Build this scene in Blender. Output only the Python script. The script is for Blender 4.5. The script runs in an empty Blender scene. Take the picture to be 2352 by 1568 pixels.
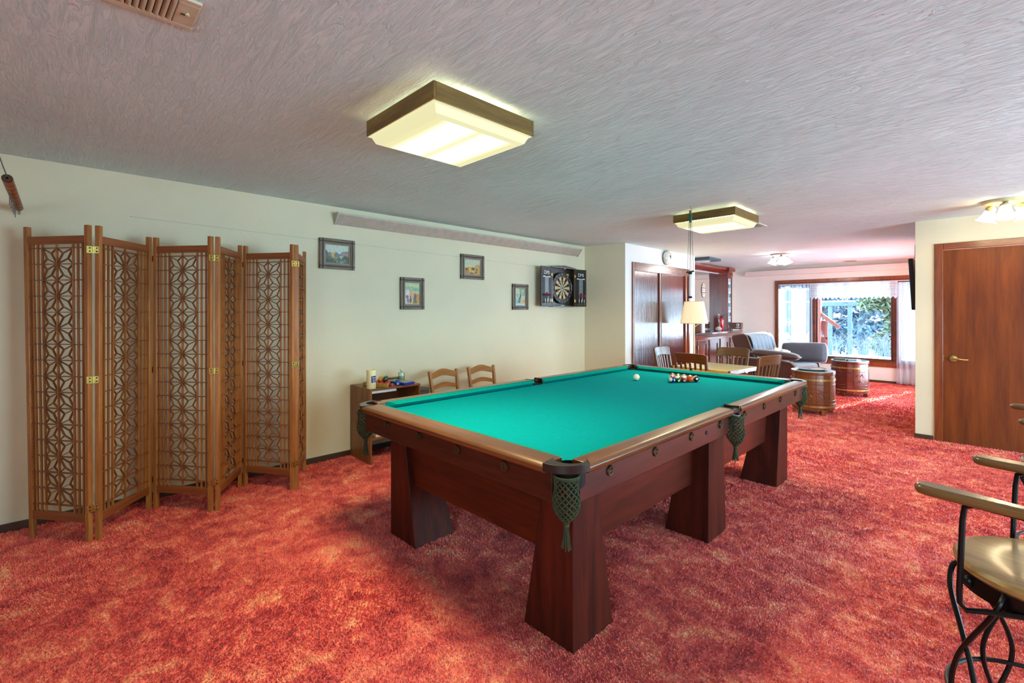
import bpy, math, random
import numpy as np
from mathutils import Vector, Matrix
random.seed(7)
PI = math.pi
SC = bpy.context.scene
COL = SC.collection

# ---------------------------------------------------------------- camera, exposure, world, sun
H = 1.40
cam = bpy.data.cameras.new('camera')
cam.sensor_width = 36.0
cam.sensor_fit = 'HORIZONTAL'
cam.lens = 36.0 * 1070.0 / 2352.0
cam.shift_y = -69.0 / 2352.0
cam.clip_start = 0.05
cam_o = bpy.data.objects.new('camera', cam)
cam_o.location = (0, 0, H)
cam_o.rotation_euler = (PI / 2, 0, math.radians(45.844))
COL.objects.link(cam_o)
SC.camera = cam_o
SC.view_settings.view_transform = 'Standard'
SC.view_settings.look = 'None'
SC.view_settings.gamma = 1.0
SC.view_settings.use_curve_mapping = False
SC.view_settings.exposure = 0.35
SC.cycles.max_bounces = 8
SC.cycles.diffuse_bounces = 5
SC.cycles.glossy_bounces = 4
SC.cycles.transparent_max_bounces = 16
SC.cycles.sample_clamp_indirect = 6.0
SC.cycles.use_denoising = True
SC.cycles.caustics_reflective = False
SC.cycles.caustics_refractive = False

SKY = 18.5
w = bpy.data.worlds.new('daylight')
SC.world = w
w.use_nodes = True
bg = w.node_tree.nodes['Background']
bg.inputs[0].default_value = (0.47, 0.79, 1.0, 1)
bg.inputs[1].default_value = SKY

def light(name, kind, loc, rot, energy, color, **kw):
    l = bpy.data.lights.new(name, kind)
    l.energy = energy
    l.color = color
    for k, v in kw.items():
        setattr(l, k, v)
    o = bpy.data.objects.new(name, l)
    o.location = loc
    o.rotation_euler = rot
    COL.objects.link(o)
    return o

SUN_DIR = Vector((-0.23, -0.97, -0.47)).normalized()
sun = light('sun', 'SUN', (0, 30, 20), (0, 0, 0), 60.0, (1.0, 0.94, 0.84), angle=0.009)
sun.rotation_euler = SUN_DIR.to_track_quat('-Z', 'Y').to_euler()

def portal(name, loc, rot, sx, sy):
    o = light(name, 'AREA', loc, rot, 1, (1, 1, 1), shape='RECTANGLE', size=sx, size_y=sy)
    o.data.cycles.is_portal = True
portal('portal_far', (-2.0, 11.62, 1.2), (-PI / 2, 0, 0), 2.9, 1.7)
portal('portal_right', (3.46, 4.15, 1.25), (0, PI / 2, 0), 1.9, 3.3)
portal('portal_side', (-.50, 9.9, 1.15), (0, PI / 2, 0), 2.1, 2.4)
portal('portal_back', (1.4, -2.66, 1.4), (PI / 2, 0, 0), 1.6, 1.4)

# lamps: strengths used further down by each lamp's builder
TUBE_COL = (1.0, 0.94, 0.54)
WARM = (1.0, 0.76, 0.42)
P_FLUOR = 33.0
P_BULB = 9.0
P_FLOORLAMP = 14.0

# ---------------------------------------------------------------- colour and material helpers
def L(h):
    if isinstance(h, tuple):
        return h
    h = h.lstrip('#')
    out = []
    for i in (0, 2, 4):
        c = int(h[i:i + 2], 16) / 255.0
        out.append(c / 12.92 if c <= 0.04045 else ((c + 0.055) / 1.055) ** 2.4)
    return tuple(out)

MATS = {}
def new_mat(name):
    m = bpy.data.materials.new(name)
    m.use_nodes = True
    nt = m.node_tree
    b = nt.nodes['Principled BSDF']
    return m, nt, b

def node(nt, typ, **kw):
    n = nt.nodes.new(typ)
    for k, v in kw.items():
        if k.startswith('i_'):
            n.inputs[k[2:].replace('_', ' ')].default_value = v
        else:
            setattr(n, k, v)
    return n

def coords(nt, scale=(1, 1, 1), kind='Object', rot=(0, 0, 0)):
    tc = node(nt, 'ShaderNodeTexCoord')
    mp = node(nt, 'ShaderNodeMapping')
    mp.inputs['Scale'].default_value = scale
    mp.inputs['Rotation'].default_value = rot
    nt.links.new(tc.outputs[kind], mp.inputs['Vector'])
    return mp.outputs['Vector']

def noise(nt, vec, scale, detail=4, rough=.55, dist=0.0):
    n = node(nt, 'ShaderNodeTexNoise')
    n.inputs['Scale'].default_value = scale
    n.inputs['Detail'].default_value = detail
    n.inputs['Roughness'].default_value = rough
    n.inputs['Distortion'].default_value = dist
    nt.links.new(vec, n.inputs['Vector'])
    return n.outputs['Fac']

def ramp(nt, fac, stops):
    r = node(nt, 'ShaderNodeValToRGB')
    e = r.color_ramp.elements
    while len(e) < len(stops):
        e.new(0.5)
    for i, (p, c) in enumerate(stops):
        e[i].position = p
        c = L(c)
        e[i].color = (c[0], c[1], c[2], 1)
    nt.links.new(fac, r.inputs['Fac'])
    return r.outputs['Color']

def bump(nt, b, height, strength=.3, dist=.01):
    n = node(nt, 'ShaderNodeBump')
    n.inputs['Strength'].default_value = strength
    n.inputs['Distance'].default_value = dist
    nt.links.new(height, n.inputs['Height'])
    nt.links.new(n.outputs['Normal'], b.inputs['Normal'])
    nt.links.new(n.outputs['Normal'], b.inputs['Coat Normal'])

def plain(name, col, rough=.5, metal=0.0, var=0.12, vscale=14, bmp=0.0, bscale=120, coat=0.0, spec=.5, sheen=0.0):
    if name in MATS:
        return MATS[name]
    m, nt, b = new_mat(name)
    c = L(col)
    v = coords(nt)
    f = noise(nt, v, vscale, 3)
    lo = tuple(max(0, x * (1 - var)) for x in c)
    hi = tuple(min(1, x * (1 + var)) for x in c)
    nt.links.new(ramp(nt, f, [(.3, lo), (.7, hi)]), b.inputs['Base Color'])
    b.inputs['Roughness'].default_value = rough
    b.inputs['Metallic'].default_value = metal
    b.inputs['Coat Weight'].default_value = coat
    b.inputs['Coat Roughness'].default_value = .12
    b.inputs['Specular IOR Level'].default_value = spec
    b.inputs['Sheen Weight'].default_value = sheen
    if bmp:
        bump(nt, b, noise(nt, v, bscale, 3), bmp, .004)
    MATS[name] = m
    return m

def wood(name, dark, light_, axis='z', rough=.4, coat=.15, scale=1.0, contrast=(.32, .68), bmp=.08, ring=0.0, spec=.5):
    if name in MATS:
        return MATS[name]
    m, nt, b = new_mat(name)
    s = {'x': (1.2, 14, 14), 'y': (14, 1.2, 14), 'z': (14, 14, 1.2)}[axis]
    v = coords(nt, tuple(k * scale for k in s))
    f1 = noise(nt, v, 1.6, 6, .62, .35)
    v2 = coords(nt, tuple(k * scale * 5 for k in s))
    f2 = noise(nt, v2, 2.2, 3, .7)
    mx = node(nt, 'ShaderNodeMath', operation='MULTIPLY_ADD')
    nt.links.new(f2, mx.inputs[0])
    mx.inputs[1].default_value = .28
    nt.links.new(f1, mx.inputs[2])
    sb = node(nt, 'ShaderNodeMath', operation='SUBTRACT')
    nt.links.new(mx.outputs[0], sb.inputs[0])
    sb.inputs[1].default_value = .14
    nt.links.new(ramp(nt, sb.outputs[0], [(contrast[0], dark), (contrast[1], light_)]), b.inputs['Base Color'])
    b.inputs['Roughness'].default_value = rough
    b.inputs['Coat Weight'].default_value = coat
    b.inputs['Coat Roughness'].default_value = .18
    b.inputs['Specular IOR Level'].default_value = spec
    if bmp:
        bump(nt, b, sb.outputs[0], bmp, .003)
    MATS[name] = m
    return m

def emit(name, col, strength, base=None):
    if name in MATS:
        return MATS[name]
    m, nt, b = new_mat(name)
    c = L(col)
    bc = L(base) if base else c
    b.inputs['Base Color'].default_value = (*bc, 1)
    b.inputs['Emission Color'].default_value = (*c, 1)
    b.inputs['Emission Strength'].default_value = strength
    b.inputs['Roughness'].default_value = .4
    MATS[name] = m
    return m

def glass(name, tint=(1, 1, 1), gloss=.08, rough=.02, opacity=0.0):
    if name in MATS:
        return MATS[name]
    m = bpy.data.materials.new(name)
    m.use_nodes = True
    nt = m.node_tree
    nt.nodes.clear()
    out = node(nt, 'ShaderNodeOutputMaterial')
    tr = node(nt, 'ShaderNodeBsdfTransparent')
    tr.inputs[0].default_value = (*tint, 1)
    gl = node(nt, 'ShaderNodeBsdfGlossy')
    gl.inputs['Roughness'].default_value = rough
    fr = node(nt, 'ShaderNodeFresnel')
    fr.inputs['IOR'].default_value = 1.3
    mul = node(nt, 'ShaderNodeMath', operation='ADD')
    nt.links.new(fr.outputs[0], mul.inputs[0])
    mul.inputs[1].default_value = gloss - .04
    mul.use_clamp = True
    mx = node(nt, 'ShaderNodeMixShader')
    nt.links.new(mul.outputs[0], mx.inputs[0])
    nt.links.new(tr.outputs[0], mx.inputs[1])
    nt.links.new(gl.outputs[0], mx.inputs[2])
    nt.links.new(mx.outputs[0], out.inputs['Surface'])
    MATS[name] = m
    return m

def sheer(name, col, opacity=.6, transl=.6):
    if name in MATS:
        return MATS[name]
    m = bpy.data.materials.new(name)
    m.use_nodes = True
    nt = m.node_tree
    nt.nodes.clear()
    out = node(nt, 'ShaderNodeOutputMaterial')
    tr = node(nt, 'ShaderNodeBsdfTransparent')
    c = L(col)
    df = node(nt, 'ShaderNodeBsdfDiffuse')
    df.inputs[0].default_value = (*c, 1)
    tl = node(nt, 'ShaderNodeBsdfTranslucent')
    tl.inputs[0].default_value = (*c, 1)
    m1 = node(nt, 'ShaderNodeMixShader')
    m1.inputs[0].default_value = transl
    nt.links.new(df.outputs[0], m1.inputs[1])
    nt.links.new(tl.outputs[0], m1.inputs[2])
    m2 = node(nt, 'ShaderNodeMixShader')
    m2.inputs[0].default_value = opacity
    nt.links.new(tr.outputs[0], m2.inputs[1])
    nt.links.new(m1.outputs[0], m2.inputs[2])
    nt.links.new(m2.outputs[0], out.inputs['Surface'])
    MATS[name] = m
    return m

# ---------------------------------------------------------------- mesh helpers
class G:
    def __init__(s):
        s.v, s.f, s.m = [], [], []
    def add(s, vs, fs, m=0):
        o = len(s.v)
        s.v += [tuple(p) for p in vs]
        s.f += [tuple(i + o for i in f) for f in fs]
        s.m += [m] * len(fs)
        return s
    def box(s, x0, x1, y0, y1, z0, z1, m=0):
        vs = [(x0, y0, z0), (x1, y0, z0), (x1, y1, z0), (x0, y1, z0), (x0, y0, z1), (x1, y0, z1), (x1, y1, z1), (x0, y1, z1)]
        return s.add(vs, [(0, 3, 2, 1), (4, 5, 6, 7), (0, 1, 5, 4), (1, 2, 6, 5), (2, 3, 7, 6), (3, 0, 4, 7)], m)
    def hexa(s, b, t, m=0):
        return s.add(list(b) + list(t), [(0, 3, 2, 1), (4, 5, 6, 7), (0, 1, 5, 4), (1, 2, 6, 5), (2, 3, 7, 6), (3, 0, 4, 7)], m)
    def bar(s, p0, p1, w, h, up=(0, 0, 1), m=0):
        p0, p1 = Vector(p0), Vector(p1)
        d = (p1 - p0).normalized()
        up = Vector(up)
        a = d.cross(up)
        if a.length < 1e-5:
            a = d.cross(Vector((1, 0, 0)))
        a.normalize()
        b = a.cross(d).normalized()
        a *= w / 2
        b *= h / 2
        return s.hexa([p0 - a - b, p0 + a - b, p0 + a + b, p0 - a + b], [p1 - a - b, p1 + a - b, p1 + a + b, p1 - a + b], m)
    def tube(s, pts, r, n=8, closed=False, m=0, cap=True):
        pts = [Vector(p) for p in pts]
        k = len(pts)
        rs = r if isinstance(r, (list, tuple)) else [r] * k
        T = []
        for i in range(k):
            if closed:
                T.append((pts[(i + 1) % k] - pts[i - 1]).normalized())
            else:
                T.append((pts[min(i + 1, k - 1)] - pts[max(i - 1, 0)]).normalized())
        up = Vector((0, 0, 1)) if abs(T[0].z) < .9 else Vector((1, 0, 0))
        N = T[0].cross(up).normalized()
        vs = []
        for i in range(k):
            N = (N - T[i] * N.dot(T[i]))
            if N.length < 1e-6:
                N = T[i].orthogonal()
            N.normalize()
            B = T[i].cross(N)
            for j in range(n):
                a = 2 * PI * j / n
                vs.append(pts[i] + (N * math.cos(a) + B * math.sin(a)) * rs[i])
        fs = []
        for i in range(k if closed else k - 1):
            for j in range(n):
                a, b = i * n + j, i * n + (j + 1) % n
                c, d = ((i + 1) % k) * n + (j + 1) % n, ((i + 1) % k) * n + j
                fs.append((a, b, c, d))
        if cap and not closed:
            fs.append(tuple(range(n - 1, -1, -1)))
            fs.append(tuple((k - 1) * n + j for j in range(n)))
        return s.add(vs, fs, m)
    def lathe(s, prof, n=24, c=(0, 0, 0), axis='z', m=0, wav=None, close=True):
        c = Vector(c)
        vs = []
        for i, (r, z) in enumerate(prof):
            for j in range(n):
                a = 2 * PI * j / n
                rr = r * (wav(i, a) if wav else 1)
                p = (rr * math.cos(a), rr * math.sin(a), z)
                if axis == 'x':
                    p = (p[2], p[0], p[1])
                elif axis == 'y':
                    p = (p[1], p[2], p[0])
                vs.append(c + Vector(p))
        fs = []
        k = len(prof)
        for i in range(k - 1):
            for j in range(n):
                fs.append((i * n + j, i * n + (j + 1) % n, (i + 1) * n + (j + 1) % n, (i + 1) * n + j))
        if close:
            if prof[0][0] > 1e-6:
                fs.append(tuple(range(n - 1, -1, -1)))
            if prof[-1][0] > 1e-6:
                fs.append(tuple((k - 1) * n + j for j in range(n)))
        return s.add(vs, fs, m)
    def cyl(s, p0, p1, r0, r1=None, n=16, m=0):
        return s.tube([p0, p1], [r0, r0 if r1 is None else r1], n, m=m)
    def sphere(s, c, r, nu=20, nv=12, m=0, sc=(1, 1, 1)):
        prof = [(math.sin(PI * i / nv), -math.cos(PI * i / nv)) for i in range(nv + 1)]
        vs = []
        for (a, z) in prof:
            for j in range(nu):
                t = 2 * PI * j / nu
                vs.append((c[0] + r * sc[0] * a * math.cos(t), c[1] + r * sc[1] * a * math.sin(t), c[2] + r * sc[2] * z))
        fs = []
        for i in range(nv):
            for j in range(nu):
                fs.append((i * nu + j, i * nu + (j + 1) % nu, (i + 1) * nu + (j + 1) % nu, (i + 1) * nu + j))
        return s.add(vs, fs, m)
    def prism(s, poly, a0, a1, plane='xy', m=0):
        def P(u, v, a):
            return {'xy': (u, v, a), 'xz': (u, a, v), 'yz': (a, u, v)}[plane]
        n = len(poly)
        vs = [P(u, v, a0) for u, v in poly] + [P(u, v, a1) for u, v in poly]
        fs = [tuple(range(n - 1, -1, -1)), tuple(range(n, 2 * n))]
        for i in range(n):
            j = (i + 1) % n
            fs.append((i, j, n + j, n + i))
        return s.add(vs, fs, m)
    def grid(s, fn, nu, nv, m=0):
        vs = [fn(i / nu, j / nv) for j in range(nv + 1) for i in range(nu + 1)]
        fs = [(j * (nu + 1) + i, j * (nu + 1) + i + 1, (j + 1) * (nu + 1) + i + 1, (j + 1) * (nu + 1) + i) for j in range(nv) for i in range(nu)]
        return s.add(vs, fs, m)
    def poly(s, pts, m=0):
        return s.add(pts, [tuple(range(len(pts)))], m)
    def xf(s, mat):
        s.v = [tuple(mat @ Vector(p)) for p in s.v]
        return s
    def ob(s, name, mats, parent=None, bevel=0.0, smooth=True, loc=None, rot=None, solid=0.0, sub=0, seg=2):
        me = bpy.data.meshes.new(name)
        me.from_pydata(s.v, [], s.f)
        if not isinstance(mats, (list, tuple)):
            mats = [mats]
        for mm in mats:
            me.materials.append(mm)
        if len(mats) > 1:
            me.polygons.foreach_set('material_index', s.m)
        fixn(me)
        if smooth:
            me.polygons.foreach_set('use_smooth', [True] * len(me.polygons))
            me.set_sharp_from_angle(angle=math.radians(38))
        o = bpy.data.objects.new(name, me)
        COL.objects.link(o)
        if parent:
            o.parent = parent
        if loc:
            o.location = loc
        if rot:
            o.rotation_euler = rot
        if solid:
            md = o.modifiers.new('solid', 'SOLIDIFY')
            md.thickness = solid
            md.offset = 0
        if sub:
            md = o.modifiers.new('sub', 'SUBSURF')
            md.levels = sub
            md.render_levels = sub
        if bevel:
            md = o.modifiers.new('bevel', 'BEVEL')
            md.width = bevel
            md.segments = seg
            md.limit_method = 'ANGLE'
            md.angle_limit = math.radians(40)
        return o

import bmesh
def fixn(me):
    if len(me.polygons) > 60000:
        return
    bm = bmesh.new()
    bm.from_mesh(me)
    bmesh.ops.recalc_face_normals(bm, faces=bm.faces)
    bm.to_mesh(me)
    bm.free()

def thing(name, label, cat, loc=(0, 0, 0), rz=0.0, group=None):
    o = bpy.data.objects.new(name, None)
    o.empty_display_size = .1
    COL.objects.link(o)
    o.location = loc
    o.rotation_euler = (0, 0, rz)
    o['label'] = label
    o['category'] = cat
    if group:
        o['group'] = group
    return o

def tag(o, label, cat, group=None):
    o['label'] = label
    o['category'] = cat
    if group:
        o['group'] = group
    return o

def struct(o):
    o['kind'] = 'structure'
    return o

def empty(name, parent, loc=(0, 0, 0), rz=0.0):
    o = bpy.data.objects.new(name, None)
    o.empty_display_size = .05
    COL.objects.link(o)
    o.parent = parent
    o.location = loc
    o.rotation_euler = (0, 0, rz)
    return o

def copy_tree(o, parent=None):
    c = o.copy()
    COL.objects.link(c)
    if parent:
        c.parent = parent
    for ch in list(o.children):
        copy_tree(ch, c)
    return c

FONT = None
def text_mesh(name, s, size, mat, parent, loc, rot, depth=.0006, align='CENTER'):
    cu = bpy.data.curves.new(name, 'FONT')
    cu.body = s
    cu.size = size
    cu.extrude = depth
    cu.align_x = align
    cu.align_y = 'CENTER'
    cu.resolution_u = 2
    t = bpy.data.objects.new(name, cu)
    COL.objects.link(t)
    dg = bpy.context.evaluated_depsgraph_get()
    me = bpy.data.meshes.new_from_object(t.evaluated_get(dg))
    bpy.data.objects.remove(t)
    me.materials.clear()
    me.materials.append(mat)
    o = bpy.data.objects.new(name, me)
    COL.objects.link(o)
    o.parent = parent
    o.location = loc
    o.rotation_euler = rot
    return o

# ================================================================ the room
W = -4.356          # left wall
C = 2.396           # ceiling
YF = 11.55          # window wall
XC = -3.713         # closet wall
YD = 6.82           # door wall
XR, YB = 3.40, -2.60

def wall_mat(name, col, bs=1.0, streak=False):
    m, nt, b = new_mat(name)
    v = coords(nt)
    c = L(col)
    f = noise(nt, v, 1.3, 3)
    nt.links.new(ramp(nt, f, [(.3, tuple(x * .95 for x in c)), (.7, tuple(min(1, x * 1.04) for x in c))]), b.inputs['Base Color'])
    b.inputs['Roughness'].default_value = .62
    b.inputs['Specular IOR Level'].default_value = .3
    if streak:
        v2 = coords(nt, (6.0, 34.0, 1.0), rot=(0, 0, .12))
        v3 = coords(nt, (13.0, 80.0, 1.0), rot=(0, 0, -.08))
    else:
        v2 = coords(nt, (6, 6, 6))
        v3 = coords(nt, (17, 17, 17))
    a = noise(nt, v2, 1.0, 6, .6, 1.6)
    d = noise(nt, v3, 1.0, 4, .6, 1.0)
    r1 = node(nt, 'ShaderNodeMapRange')
    r1.inputs['From Min'].default_value = .47
    r1.inputs['From Max'].default_value = .58
    nt.links.new(a, r1.inputs['Value'])
    r2 = node(nt, 'ShaderNodeMapRange')
    r2.inputs['From Min'].default_value = .50
    r2.inputs['From Max'].default_value = .62
    nt.links.new(d, r2.inputs['Value'])
    ad = node(nt, 'ShaderNodeMath', operation='MULTIPLY_ADD')
    nt.links.new(r2.outputs[0], ad.inputs[0])
    ad.inputs[1].default_value = .5
    nt.links.new(r1.outputs[0], ad.inputs[2])
    bump(nt, b, ad.outputs[0], .30 * bs, .006)
    return m

M_WALL = wall_mat('cream_plaster', (.68, .595, .41), .3)
M_WALLW = wall_mat('pale_plaster', (.76, .73, .68), .3)
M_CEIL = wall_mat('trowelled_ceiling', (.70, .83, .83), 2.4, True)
M_BASE = wood('baseboard_wood', '#2c1a0c', '#4d3018', 'y', .5)
M_CASE = wood('casing_wood', '#5a260e', '#8a4318', 'z', .3, .3)
M_DOOR = wood('door_veneer', '#4f1f07', '#7e3c0e', 'z', .5, .0, .55, (.25, .75), spec=.25)

# carpet: three-tone shag
def carpet_mat():
    m, nt, b = new_mat('shag_carpet')
    g = node(nt, 'ShaderNodeNewGeometry')
    v = g.outputs['Position']
    a = noise(nt, v, 6.5, 6, .66, .9)
    c1 = ramp(nt, a, [(.30, (.46, .026, .028)), (.44, (.72, .080, .066)), (.55, (.87, .165, .11)), (.69, (.96, .42, .22))])
    f = noise(nt, v, 95, 3, .7)
    rr = node(nt, 'ShaderNodeMapRange')
    rr.inputs['From Min'].default_value = .3
    rr.inputs['From Max'].default_value = .7
    rr.inputs['To Min'].default_value = .62
    rr.inputs['To Max'].default_value = 1.30
    nt.links.new(f, rr.inputs['Value'])
    mx = node(nt, 'ShaderNodeMix', data_type='RGBA', blend_type='MULTIPLY')
    mx.inputs[0].default_value = 1
    nt.links.new(c1, mx.inputs[6])
    nt.links.new(rr.outputs[0], mx.inputs[7])
    nt.links.new(mx.outputs[2], b.inputs['Base Color'])
    b.inputs['Roughness'].default_value = .5
    b.inputs['Specular IOR Level'].default_value = .5
    b.inputs['Sheen Weight'].default_value = .45
    b.inputs['Sheen Roughness'].default_value = .4
    mp = node(nt, 'ShaderNodeMapping'); mp.inputs['Scale'].default_value = (2.2, 12.0, 1.0)
    nt.links.new(v, mp.inputs['Vector'])
    t1 = noise(nt, mp.outputs[0], 1.6, 4, .6, .8)
    ad = node(nt, 'ShaderNodeMath', operation='MULTIPLY_ADD')
    nt.links.new(t1, ad.inputs[0]); ad.inputs[1].default_value = 2.2
    nt.links.new(noise(nt, v, 60, 4, .7), ad.inputs[2])
    bump(nt, b, ad.outputs[0], .5, .012)
    return m
M_CARPET = carpet_mat()

g = G(); g.box(W - .12, XR + .12, YB - .12, YF + .12, -.12, 0)
struct(g.ob('floor', M_CARPET, smooth=False))
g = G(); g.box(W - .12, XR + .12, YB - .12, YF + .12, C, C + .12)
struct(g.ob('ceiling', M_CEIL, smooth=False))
g = G(); g.box(W - .12, W, YB - .12, 5.786, 0, C)
struct(g.ob('wall_left', M_WALL, smooth=False))
g = G(); g.prism([(W - .12, 5.786), (W, 5.786), (XC, 5.899), (XC - .12, 6.0), (W - .12, 5.92)], 0, C)
struct(g.ob('wall_alcove', M_WALL, smooth=False))
g = G()
g.box(XC - .12, XC, 5.899, 6.13, 0, C); g.box(XC - .12, XC, 7.90, 8.18, 0, C); g.box(XC - .12, XC, 6.13, 7.90, 2.07, C)
g.box(W - .12, XC - .12, 8.06, 8.18, 0, C)
struct(g.ob('wall_closet', M_WALLW, smooth=False))
g = G(); g.box(W - .12, W, 8.18, YF + .12, 0, C)
struct(g.ob('wall_bar', M_WALLW, smooth=False))
WX0, WX1, WZ0, WZ1 = -3.33, -.655, .40, 2.02
g = G()
g.box(W, WX0, YF, YF + .12, 0, C); g.box(WX1, .22, YF, YF + .12, 0, 4.6)  # right piece runs on outdoors, added height blocks sun from the side window
g.box(WX0, WX1, YF, YF + .12, 0, WZ0); g.box(WX0, WX1, YF, YF + .12, WZ1, C)
struct(g.ob('wall_window', M_WALLW, smooth=False))
SY0, SY1, SZ0, SZ1 = 8.7, 11.1, .10, 2.20
g = G(); g.box(-.59, -.47, YD + .12, SY0, 0, C); g.box(-.59, -.47, SY1, YF, 0, C); g.box(-.59, -.47, SY0, SY1, 0, SZ0); g.box(-.59, -.47, SY0, SY1, SZ1, C)
struct(g.ob('wall_far_right', M_WALLW, smooth=False))
DX0, DX1, DZ = -.372, .455, 2.062
g = G()
g.box(-.592, DX0, YD, YD + .12, 0, C); g.box(DX1, XR + .12, YD, YD + .12, 0, C); g.box(DX0, DX1, YD, YD + .12, DZ, C)
struct(g.ob('wall_door', M_WALL, smooth=False))
g = G()
RY0, RY1, RZ0, RZ1 = 2.5, 6.2, .35, 2.2
g.box(XR, XR + .12, YB - .12, RY0, 0, C); g.box(XR, XR + .12, RY1, YD + .12, 0, C)
g.box(XR, XR + .12, RY0, RY1, 0, RZ0); g.box(XR, XR + .12, RY0, RY1, RZ1, C)
struct(g.ob('wall_right', M_WALL, smooth=False))
g = G()
BX0, BX1, BZ0, BZ1 = .6, 2.2, .70, 2.10
g.box(W, BX0, YB - .12, YB, 0, C); g.box(BX1, XR, YB - .12, YB, 0, C)
g.box(BX0, BX1, YB - .12, YB, 0, BZ0); g.box(BX0, BX1, YB - .12, YB, BZ1, C)
struct(g.ob('wall_back', M_WALL, smooth=False))

g = G(); g.box(W, W + .012, YB, 5.78, 0, .055)
struct(g.ob('baseboard_left', M_BASE, bevel=.003))
g = G(); g.box(-.60, DX0 - .07, YD - .012, YD, 0, .05)
struct(g.ob('baseboard_door', M_BASE, bevel=.003))
g = G(); g.box(W, -.59, YF - .012, YF, 0, .05)
struct(g.ob('baseboard_far', M_BASE, bevel=.003))
g = G(); g.box(W + .35, -.60, YF - .10, YF, 2.208, 2.318)
struct(g.ob('trim_1', wall_mat('cornice_paint', (.70, .64, .62), .1), bevel=.004))

# ---------------- generic glazing for the windows nobody sees directly
M_PANE = glass('window_pane', (.97, .99, 1.0), .05)
M_FRAME = wood('window_frame_wood', '#3e1a0d', '#6a3118', 'x', .35, .3)
def side_window(name, x0, x1, y0, y1, z0, z1, axis, n):
    o = thing(name, 'x', 'x')
    for k in ('label', 'category'):
        del o[k]
    struct(o)
    g = G(); t = .05
    if axis == 'x':
        xm = (x0 + x1) / 2
        g.box(x0, x1, y0, y1, z0, z0 + t); g.box(x0, x1, y0, y1, z1 - t, z1)
        for i in range(n + 1):
            y = y0 + (y1 - y0 - t) * i / n
            g.box(x0, x1, y, y + t, z0 + t, z1 - t)
    else:
        g.box(x0, x1, y0, y1, z0, z0 + t); g.box(x0, x1, y0, y1, z1 - t, z1)
        for i in range(n + 1):
            x = x0 + (x1 - x0 - t) * i / n
            g.box(x, x + t, y0, y1, z0 + t, z1 - t)
    g.ob('window_frame', M_FRAME, o, bevel=.004)
    return o
side_window('window_2', XR + .03, XR + .09, RY0, RY1, RZ0, RZ1, 'x', 3)
side_window('fill_window', -.56, -.50, SY0, SY1, SZ0, SZ1, 'x', 2)  # unseen window added to bring more daylight into the far room
side_window('window_3', BX0, BX1, YB - .09, YB - .03, BZ0, BZ1, 'y', 3)

# ---------------- the picture window
win = thing('window_1', 'x', 'x'); del win['label']; del win['category']; struct(win)
g = G()
cw = .068
g.box(WX0 - cw, WX1 + .06, YF - .02, YF, WZ1, WZ1 + cw)
g.ob('casing', M_CASE, win, bevel=.004)
g = G(); g.box(WX0 - cw, WX0, YF - .02, YF, WZ0 - cw, WZ1); g.ob('casing', M_CASE, win, bevel=.004)
g = G(); g.box(WX1, WX1 + .06, YF - .02, YF, WZ0 - cw, WZ1); g.ob('casing', M_CASE, win, bevel=.004)
g = G(); g.box(WX0, WX1, YF - .025, YF, WZ0 - cw - .02, WZ0); g.ob('casing', M_CASE, win, bevel=.004)
g = G(); g.box(WX0, WX1, YF - .015, YF + .08, WZ0, WZ0 + .03); g.ob('sill', M_FRAME, win, bevel=.004)
for xm in (-2.66, -1.285):
    g = G(); g.box(xm - .045, xm + .045, YF - .005, YF + .09, WZ0 + .03, WZ1 - .03); g.ob('mullion', M_FRAME, win, bevel=.006)
for (a, b_) in ((WX0, -2.705), (-2.615, -1.33), (-1.24, WX1)):
    g = G(); y0, y1 = YF + .03, YF + .075; z0, z1 = WZ0 + .03, WZ1 - .03
    t = .035
    g.box(a, b_, y0, y1, z0, z0 + t); g.box(a, b_, y0, y1, z1 - t, z1)
    g.box(a, a + t, y0, y1, z0 + t, z1 - t); g.box(b_ - t, b_, y0, y1, z0 + t, z1 - t)
    g.ob('sash', M_FRAME, win, bevel=.004)
    g = G(); g.box(a + t, b_ - t, YF + .05, YF + .056, z0 + t, z1 - t); g.ob('pane', M_PANE, win, smooth=False)
g = G(); g.box(WX0, WX1, YF - .005, YF + .08, WZ1 - .03, WZ1); g.ob('head', M_FRAME, win, bevel=.004)

# curtains
M_SHEER = sheer('sheer_cloth', (.42, .47, .54), .84, .5)
M_SHEER2 = sheer('sheer_cloth_thin', (.80, .86, .95), .70, .55)
def curtain(name, x0, x1, z0, z1, y, waves, amp, m, label):
    def fn(u, v):
        x = x0 + (x1 - x0) * u
        s = .55 + .45 * (1 - v)
        yy = y + amp * s * math.sin(2 * PI * waves * u + .6 * math.sin(9 * u)) + amp * .4 * math.sin(5.3 * PI * waves * u * .37)
        return (x + .004 * math.sin(20 * u + 3 * v), yy, z0 + (z1 - z0) * v)
    g = G(); g.grid(fn, int(waves * 12), 14)
    o = g.ob(name, m)
    return tag(o, label, 'curtain')
curtain('sheer_curtain', -3.31, -2.66, .47, 1.985, YF - .06, 9, .022, M_SHEER, 'white gathered sheer curtain over the left pane, beside the sofa back')
curtain('sheer_curtain', -1.27, -.84, .02, 1.96, YF - .065, 5, .03, M_SHEER2, 'long white sheer curtain hanging to the carpet at the right side of the window')
cr = thing('curtain_rod', 'slim white curtain rod along the head of the picture window', 'curtain rod', (0, 0, 0))
g = G(); g.cyl((-3.31, YF - .06, 1.99), (-.66, YF - .06, 1.99), .008, n=10); g.ob('rod', plain('white_enamel', '#d9dde0', .35), cr)
for x in (-3.3, -2.66, -1.285, -.68):
    g = G(); g.box(x - .008, x + .008, YF - .065, YF, 1.982, 1.998); g.ob('bracket', MATS['white_enamel'], cr)
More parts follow.
